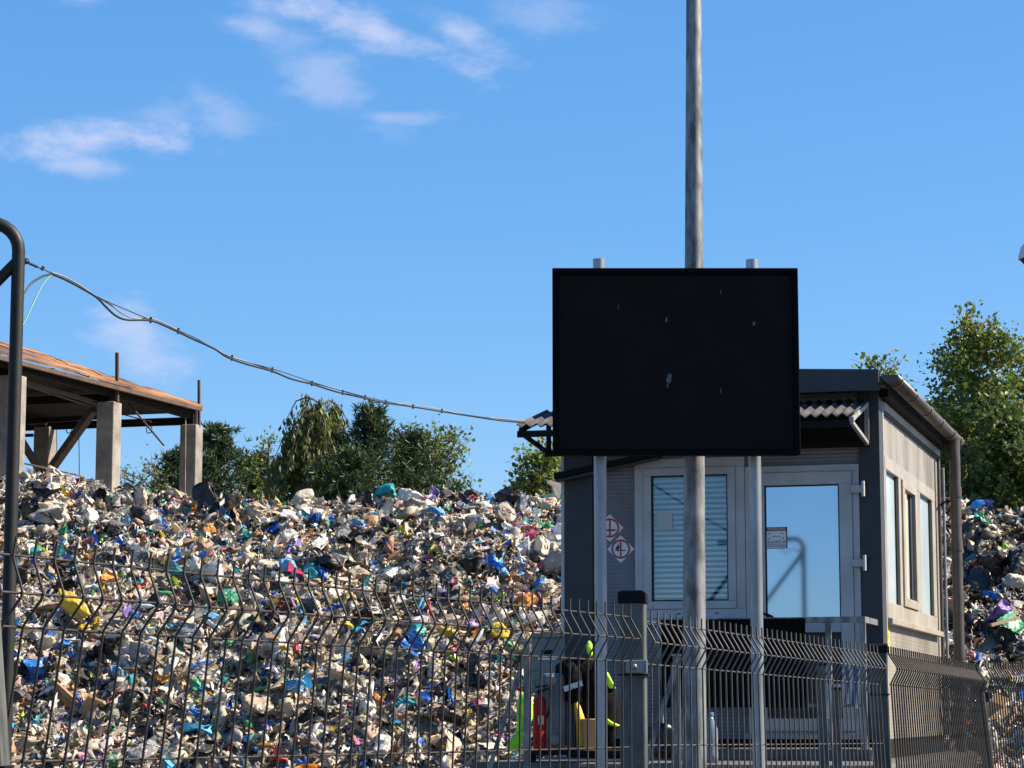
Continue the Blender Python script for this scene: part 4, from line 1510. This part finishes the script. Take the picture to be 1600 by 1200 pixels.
MB().box(.0, .004, -.07, .12, -.10, .10).build("sheet", M_['sticker_yellow'], ys)
MB().prism([(-.04, -.05), (.02, -.01), (-.01, 0), (.03, .06), (-.03, .015), (0, .0)], .0, .003).build("lightning_mark", M_['sign_black'], ys).rotation_euler = (0, 0, R(90))
for c in ys.children:
    if c.name.startswith("lightning"):
        c.location = (.0075, .02, 0)

# ------------------------------------------------------------------ things by the cabin's left corner
JY = 18.0
def jt(px, py, Y=JY):
    return at(px, py, Y)
sh = thing("low_bench", "low dark bench carrying tools left of the cabin front", "bench", (jt(905, HZ).x, JY + .12, 0))
bx_ = (jt(985, HZ).x - jt(825, HZ).x) / 2
MB().box(-bx_, bx_, -.25, .25, 1.20, 1.235).build("bench_top", M_['steel_dark'], sh, .004)
for sx in (-1, 1):
    for sy_ in (-1, 1):
        MB().box(sx * bx_ * .9 - .02, sx * bx_ * .9 + .02, sy_ * .2 - .02, sy_ * .2 + .02, PZ, 1.20).build("leg", M_['steel_dark'], sh)
BT = 1.235
def strut_frame(px, label, pxs, Y, top_py, foot):
    q = at(px, HZ, Y)
    root = thing("braced_post", label, "post", (q.x, Y, 0), 0, None)
    zt = at(px, top_py, Y).z
    MB().box(-.022, .022, -.022, .022, 0, zt).build("upright", M_['galv'], root, .003)
    MB().box(-.03, .03, -.03, .03, zt, zt + .012).build("cap", M_['galv_light'], root)
    fx = at(pxs, 1200, Y - .1).x - q.x
    fz = at(pxs, 1200, Y - .1).z
    MB().bar((0, -.03, zt - .04), (fx, -.03, fz), .045, .03).build("strut", M_['galv'], root)
    k = (zt - .04) / max(.1, (zt - .04 - fz))
    MB().bar((fx, -.03, fz), (fx * k, -.03, 0.02), .045, .03).build("strut", M_['galv'], root)
    return root
strut_frame(823, "galvanised upright with long slanted strut beside the red extinguisher", 765, 16.4, 1003, 0)
strut_frame(1058, "galvanised upright with slanted strut beside the tall pole", 1008, 15.4, 1025, 0)

# electrical box on the wall side
q = jt(856, 1024, 18.9)
eb = thing("electrical_box", "pale grey electrical box with dark slot beside the cabin corner", "electrical box", (q.x, q.y, 0))
MB().box(-.125, .125, -.05, .10, 1.66, 2.08).build("box", M_['elbox'], eb, .008)
MB().box(-.13, .13, -.06, .11, 2.081, 2.115).build("lid", M_['conc'], eb, .006)
MB().box(-.05, .03, -.056, -.0505, 1.955, 1.985).build("slot", M_['black_plastic'], eb)
MB().box(-.075, .06, -.054, -.0505, 1.91, 1.93).build("label_strip", M_['sign_white'], eb)
MB().box(-.03, .03, -.03, .03, PZ, 1.66).build("stand", M_['galv'], eb)

# ribbed grey canister box
q = jt(866, HZ, JY - .02)
rb = thing("ribbed_grey_box", "grey rounded metal box with ribs and two round knobs on the bench", "metal box", (q.x, q.y, BT))
hgt = jt(866, 1052).z - BT
MB().box(-.092, .085, -.10, .10, .0, hgt).build("body", M_['grey_box'], rb, .03)
for k in range(5):
    x = .088 + k * .017
    MB().box(x, x + .009, -.085 + k * .004, .085, .01, hgt * (.99 - k * .02)).build("rib", M_['grey_box'], rb, .003)
MB().box(.08, .17, -.06, .06, .03, hgt * .8).build("core", M_['steel_dark'], rb)
for z in (hgt - .055, .075):
    MB().lathe([(.042, 0), (.042, .02), (.034, .032), (.0, .032)], (-.02 if z > .2 else .0, -.101, z), 16, Matrix.Rotation(R(90), 4, 'X')).build("knob", M_['elbox'], rb)

# fire extinguisher
q = jt(843, HZ, JY - .12)
fe = thing("fire_extinguisher", "red fire extinguisher standing beside the ribbed grey box", "fire extinguisher", (q.x, q.y, BT))
h = jt(843, 1088).z - BT
MB().lathe([(0, 0), (.043, .002), (.046, .015), (.046, h - .06), (.04, h - .025), (.018, h), (.014, h + .02), (0, h + .02)], n=20).build("cylinder", M_['red'], fe)
MB().lathe([(.016, h + .02), (.018, h + .035), (.012, h + .05), (0, h + .05)], n=12).build("valve", M_['black_plastic'], fe)
MB().bar((-.03, 0, h + .065), (.05, 0, h + .075), .014, .012).build("handle", M_['black_plastic'], fe)
MB().tube(smooth_pts([(.012, -.01, h + .035), (.07, -.03, h + .05), (.08, -.05, h - .05), (.052, -.05, h - .16)]), .007, 6).build("hose", M_['black_plastic'], fe)
MB().box(-.012, .03, -.0485, -.044, h * .48, h * .64).build("label_plate", M_['cream'], fe)

# plant
q = jt(850, HZ, JY + .22)
pl = thing("potted_plant", "leafy green plant behind the red extinguisher", "plant", (q.x, q.y, BT))
MB().lathe([(0, 0), (.05, 0), (.068, .12), (.074, .12), (.074, .14), (0, .14)], n=16).build("pot", M_['terracotta'], pl)
MB().tube([(0, 0, .12), (.01, 0, .3), (-.01, 0, .48)], .008, 6).build("stem", M_['leaf_dark'], pl)
lm = MB()
for k in range(15):
    t = k * 2.4
    z0_ = .30 + .02 * k
    L_ = random.uniform(.12, .22)
    d = Vector((math.cos(t), math.sin(t) * .6, random.uniform(.1, .7))).normalized()
    side = d.cross(Vector((0, 0, 1))).normalized() * .018
    a = Vector((0, 0, z0_))
    lf = MB()
    ps = []
    for s, w in ((0, .2), (.3, 1), (.7, .8), (1, .05)):
        c = a + d * L_ * s - Vector((0, 0, .12 * s * s))
        ps += [c - side * w, c + side * w]
    lf.add(ps, [(0, 1, 3, 2), (2, 3, 5, 4), (4, 5, 7, 6)], True)
    me = lf.build("leaf", M_['plant'], pl)
    ca_ = me.data.color_attributes.new("Col", 'FLOAT_COLOR', 'POINT')
    ca_.data.foreach_set("color", [random.uniform(.7, 1.3)] * 4 * len(me.data.vertices))

# draped garments: closed outline shells with folds
def garment(name, mt, parent, outline, y, depth, seed, fold=.02):
    """outline in (x,z), lofted to a soft padded shell"""
    r = np.random.default_rng(seed)
    c = np.mean(np.array(outline), 0)
    n = len(outline)
    vs_, fs = [], []
    layers = [(1.0, 0.0), (.9, -.75), (.62, -1.0), (.3, -1.08)]
    for (k, dy_) in layers:
        for (x, z) in outline:
            vs_.append((c[0] + (x - c[0]) * k, y + dy_ * depth + r.normal() * fold * (1 if k < 1 else .3), c[1] + (z - c[1]) * k))
    for l in range(len(layers) - 1):
        for i in range(n):
            j = (i + 1) % n
            fs.append((l * n + i, l * n + j, (l + 1) * n + j, (l + 1) * n + i))
    fs.append(tuple((len(layers) - 1) * n + i for i in range(n)))
    b = len(vs_)
    vs_ += [(x, y + .05, z) for x, z in outline]
    for i in range(n):
        j = (i + 1) % n
        fs.append((i, b + i, b + j, j))
    fs.append(tuple(b + i for i in range(n))[::-1])
    o = MB().add(vs_, fs, True).build(name, mt, parent)
    return o
def outl(pts, base, Y):
    out = []
    for (px, py) in pts:
        w = at(px, py, Y)
        out.append((w.x - base.x, w.z - base.z))
    return out
q = jt(920, 1180, JY)
q.z = BT
jk = thing("work_jacket", "black work jacket with grey reflective band and lime trim heaped on the bench", "jacket", q)
garment("jacket_body", M_['jacket'], jk, outl([(868, 1040), (880, 1030), (905, 1026), (930, 1024), (945, 1040), (955, 1062), (966, 1082), (970, 1110), (968, 1140), (955, 1165), (940, 1172), (912, 1172), (900, 1150), (890, 1120), (878, 1085), (868, 1060)], q, JY), .04, .13, 3)
garment("sleeve", M_['jacket'], jk, outl([(880, 1040), (895, 1034), (908, 1050), (912, 1075), (910, 1098), (898, 1104), (884, 1096), (880, 1065)], q, JY), -.08, .07, 4)
def strap(name, mt, pts, Y, w, h=.004):
    m = MB()
    P = [at(px, py, Y) - q for px, py in pts]
    m.bar(P[0], P[1], h, w, up=(0, 0, 1))
    m.build(name, mt, jk)
strap("reflective_band", M_['reflect'], [(881, 1077), (910, 1067)], JY - .17, .04)
garment("lime_trim", M_['limey'], jk, outl([(916, 1004), (921, 1001), (925, 1006), (926, 1022), (922, 1030), (917, 1018)], q, JY), -.02, .03, 5, .004)
garment("lime_trim", M_['limey'], jk, outl([(945, 1046), (950, 1052), (960, 1072), (962, 1076), (952, 1076), (945, 1066)], q, JY), -.07, .03, 6, .004)
garment("lime_trim", M_['limey'], jk, outl([(945, 1120), (956, 1128), (968, 1133), (962, 1136), (948, 1132)], q, JY), -.09, .03, 7, .004)
garment("yellow_lining", M_['yellow'], jk, outl([(896, 1098), (902, 1093), (908, 1108), (914, 1124), (912, 1165), (901, 1168), (899, 1130)], q, JY), -.12, .04, 8, .012)
qq = jt(925, 1175, JY - .2)
bk = thing("cream_bucket", "cream plastic tub on the bench in front of the black jacket", "tub", (qq.x, qq.y, BT))
hb = jt(925, 1123).z - BT
MB().lathe([(0, 0), (.062, 0), (.074, hb - .01), (.08, hb - .01), (.08, hb), (.068, hb), (.058, .01), (0, .01)], n=20).build("tub_body", M_['cream'], bk)
vz = jt(812, 1170, 16.5)
vest = thing("hi_vis_vest", "bright lime vest hanging from the strut beside the extinguisher", "vest", vz)
q = vz
garment("vest_panel", M_['lime'], vest, outl([(812, 1080), (826, 1085), (832, 1092), (833, 1118), (826, 1142), (820, 1152), (824, 1168), (816, 1160), (808, 1172), (794, 1175), (792, 1166), (804, 1152), (808, 1130), (807, 1105)], q, 16.5), .02, .035, 9, .008)
# bottle on the platform
qq = jt(1111, 1170, 17.6)
wbm = thing("water_bottle", "clear water bottle with blue cap standing below the black sheet", "bottle", (qq.x, qq.y, PZ))
MB().lathe([(0, 0), (.05, .0), (.052, .06), (.048, .11), (.052, .16), (.05, .24), (.022, .31), (.018, .33), (0, .33)], n=16).build("bottle_body", M_['clearplastic'], wbm)
MB().lathe([(.022, .33), (.022, .36), (0, .36)], n=12).build("cap", M_['cloth_blue'], wbm)
qq = jt(1036, 1175, 17.0)
bb = thing("black_bin_bag", "black bin bag slumped on the platform behind the tall pole strut", "bag", (qq.x, qq.y, 0))
o = link_mesh("bag_body", BAGM[0], bb)
o.scale = (.16, .16, .2)
o.location = (0, 0, PZ + .15)
o.color = (.02, .02, .022, 1)

# intermediate square posts behind the second panel
for (px, Y, ty_, lab) in ((1284, 12.5, 1040, "slim grey steel post behind the fence in front of the cabin door"),
                          (1307, 13.4, 1078, "shorter grey steel post just right of the slim steel post")):
    qv = at(px, ty_, Y)
    p_ = thing("steel_post", lab, "post", (qv.x, Y, 0))
    MB().box(-.022, .022, -.022, .022, 0, qv.z).build("upright", M_['fpost'], p_, .003)
    MB().box(-.025, .025, -.025, .025, qv.z, qv.z + .015).build("cap", M_['black_plastic'], p_, .004)

# ------------------------------------------------------------------ wire fence
def on(px, py, s):
    Y = F / s
    return at(px, py, Y * (CP - (600 - py) / F * SP))
FOLD = [(.028, 0), (0, 0), (-.006, .002), (-.045, .0245), (-.0525, .027), (-.060, .0245), (-.099, .002), (-.105, 0), (-.40, 0), (-.72, 0),
        (-.726, .002), (-.7665, .0245), (-.774, .027), (-.7815, .0245), (-.82, .002), (-.826, 0), (-1.2, 0), (-1.42, 0), (-1.4725, .027), (-1.525, 0), (-1.69, 0)]
RAILS = [(0, 0), (-.0525, .027), (-.105, 0), (-.305, 0), (-.505, 0), (-.72, 0), (-.774, .027), (-.826, 0), (-1.026, 0), (-1.226, 0), (-1.42, 0), (-1.4725, .027), (-1.525, 0)]
def wire_mesh(name, mt, rad=.0021):
    m = MB().tube([(x, 0, z) for z, x in FOLD], rad, 6)
    me = m.mesh(name)
    me.materials.append(mt)
    return me
WM = wire_mesh("vertical_wire", M_['wire'])
WMF = wire_mesh("vertical_wire", M_['wire_far'], .0025)
WMD = wire_mesh("vertical_wire", M_['wire'], .0034)
def panel(P0, P1, n, lean, label, mesh, mt, pre=0):
    P0, P1 = Vector(P0), Vector(P1)
    run = P1 - P0
    nrm = Vector((run.y, -run.x, 0)).normalized()     # towards the camera side
    base = Vector((P0.x, P0.y, 0))
    root = thing("wire_fence", label, "fence", base, 0, "wire mesh fence panels along the front")
    def frame_at(i):
        t = i / n
        T = P0 + run * t
        up = (nrm * lean(t) + Vector((0, 0, 1))).normalized()
        X = (nrm - up * nrm.dot(up)).normalized()
        return T, X, up
    for i in range(-pre, n + 1):
        T, X, up = frame_at(i)
        Yv = up.cross(X)
        Mx = Matrix(((X.x, Yv.x, up.x, T.x - base.x), (X.y, Yv.y, up.y, T.y - base.y), (X.z, Yv.z, up.z, T.z), (0, 0, 0, 1)))
        o = bpy.data.objects.new("vertical_wire", mesh)
        COL.objects.link(o)
        o.parent = root
        o.matrix_local = Mx
    for (h, x) in RAILS:
        pts = []
        for i in list(range(-pre, n, 6)) + [n + .25]:
            T, X, up = frame_at(i)
            pts.append(T + up * h + X * (x - .0048) - base)
        MB().tube(pts, .0022, 6).build("horizontal_wire", mt, root)
    return root
def post(top, label, w=.06, d=.06, lean=(0, 0), rz=0., mt=None, clamp=None, cap=True):
    """post whose top centre is at `top`; lean = offset of the top per metre of height"""
    root = thing("fence_post", label, "fence post", (top.x - lean[0] * top.z, top.y - lean[1] * top.z, 0), 0, "posts of the wire mesh fence")
    up = Vector((lean[0], lean[1], 1)).normalized()
    root.rotation_euler = (up.to_track_quat('Z', 'Y').to_matrix() @ Matrix.Rotation(rz, 3, 'Z')).to_euler() if (lean[0] or lean[1]) else (0, 0, rz)
    Lh = top.z * math.sqrt(1 + lean[0] ** 2 + lean[1] ** 2)
    MB().box(-w / 2, w / 2, -d / 2, d / 2, 0, Lh - .02).build("shaft", mt or M_['fpost'], root, .005)
    if cap:
        MB().prism([(-w / 2 - .004, Lh - .032), (w / 2 + .004, Lh - .032), (w / 2 + .004, Lh - .006), (w / 2 - .006, Lh), (-w / 2 + .006, Lh), (-w / 2 - .004, Lh - .006)], -d / 2 - .004, d / 2 + .004).build("cap", M_['black_plastic'], root, .003)
    if clamp:
        z = Lh - clamp
        c = MB().box(-w * .25, w / 2 + .006, -d / 2 - .012, -d / 2 - .001, z - .016, z + .016).build("clamp", mt or M_['galv'], root, .002)
        MB().lathe([(.007, 0), (.007, .008), (0, .008)], (w * .1, -d / 2 - .013, z), 8, Matrix.Rotation(R(90), 4, 'X')).build("bolt", M_['galv'], c)
        MB().box(-w / 2 - .003, w / 2 + .007, -d / 2 - .010, d / 2 + .004, z - .021, z - .017).build("clamp_plate", M_['black_plastic'], root)
    return root
A0, A1 = on(53.4, 871, 1053), on(985, 963.7, 661)
B0, B1 = on(1017.4, 972, 625), on(1371, 1021, 457)
C0, C1 = on(1389, 1022, 447), on(1530, 1048, 345)
D0, D1 = on(1541, 1043, 318), on(1690, 1043, 300)
panel(A0, A1, 46, lambda t: .165 * max(0, 1 - t) ** 1.5 if t >= 0 else .165 + .1 * -t, "wire mesh fence panel between the leaning end post and the capped post", WM, M_['wire'], pre=2)
panel(B0, B1, 46, lambda t: -.05 * t, "wire mesh fence panel in front of the tall pole and black sheet", WMF, M_['wire_far'], pre=1)
panel(C0, C1, 48, lambda t: -.05 - .06 * t, "dense looking wire mesh fence panel along the cabin's sunny side", WMD, M_['wire'])
panel(D0, D1, 40, lambda t: -.08, "wire mesh fence panel after the low leaning post right of the downpipe", WMD, M_['wire'])
run = (A1 - A0).normalized()
nA = Vector((run.y, -run.x, 0)).normalized()
rzA = math.atan2(nA.y, nA.x) + R(90)
p1 = on(989, 923, 640)
post(p1, "galvanised fence post with black cap where the first two panels meet", .062, .062, clamp=.185, rz=R(-8))
p2 = on(1371, 1006, 452)
post(p2, "dark fence post with black cap beside the cabin's right corner", .07, .06, clamp=.155, rz=R(-6), lean=(-.02, 0))
p3 = on(1527, 1071, 330)
post(p3, "low leaning fence post right of the downpipe", .05, .05, lean=(-.11, 0))
p0 = A0 - run * .145 + nA * .03
p0.z = 1.80
post(p0 + Vector((-.035, 0, 0)), "leaning grey end post of the fence beside the dark gate tube", .06, .06, lean=(-.095, 0), clamp=.36)

# ------------------------------------------------------------------ dome camera at the right edge
CY = 11.0
c = at(1617, 400, CY)
cc = thing("dome_camera", "grey white dome security camera on an arm right of the cabin", "security camera", (c.x, c.y, 0))
k = CY / F
MB().lathe([(26 * k, c.z - 5 * k), (25.5 * k, c.z + 2 * k), (22 * k, c.z + 14 * k), (15 * k, c.z + 23 * k), (6 * k, c.z + 28 * k), (0, c.z + 29 * k)], n=28).build("housing", M_['cctv'], cc)
MB().lathe([(0, c.z - 18 * k), (8 * k, c.z - 17.5 * k), (16 * k, c.z - 14.5 * k), (21 * k, c.z - 9 * k), (23.5 * k, c.z - 5.001 * k)], n=28).build("dome", M_['dome'], cc)
MB().tube([(0, 0, c.z + 28 * k), (0, 0, c.z + 42 * k), (.05, 0, c.z + 50 * k), (.4, 0, c.z + 50 * k)], .018, 10).build("arm", M_['cctv'], cc)
cp = thing("camera_mast", "galvanised mast carrying the dome camera arm", "mast", (c.x + .42, c.y, 0))
MB().tube([(0, 0, 0), (0, 0, c.z + .35)], .038, 16).build("mast_tube", M_['galv'], cp)
MB().box(-.12, .12, -.12, .12, 0, .015).build("base_plate", M_['galv'], cp)
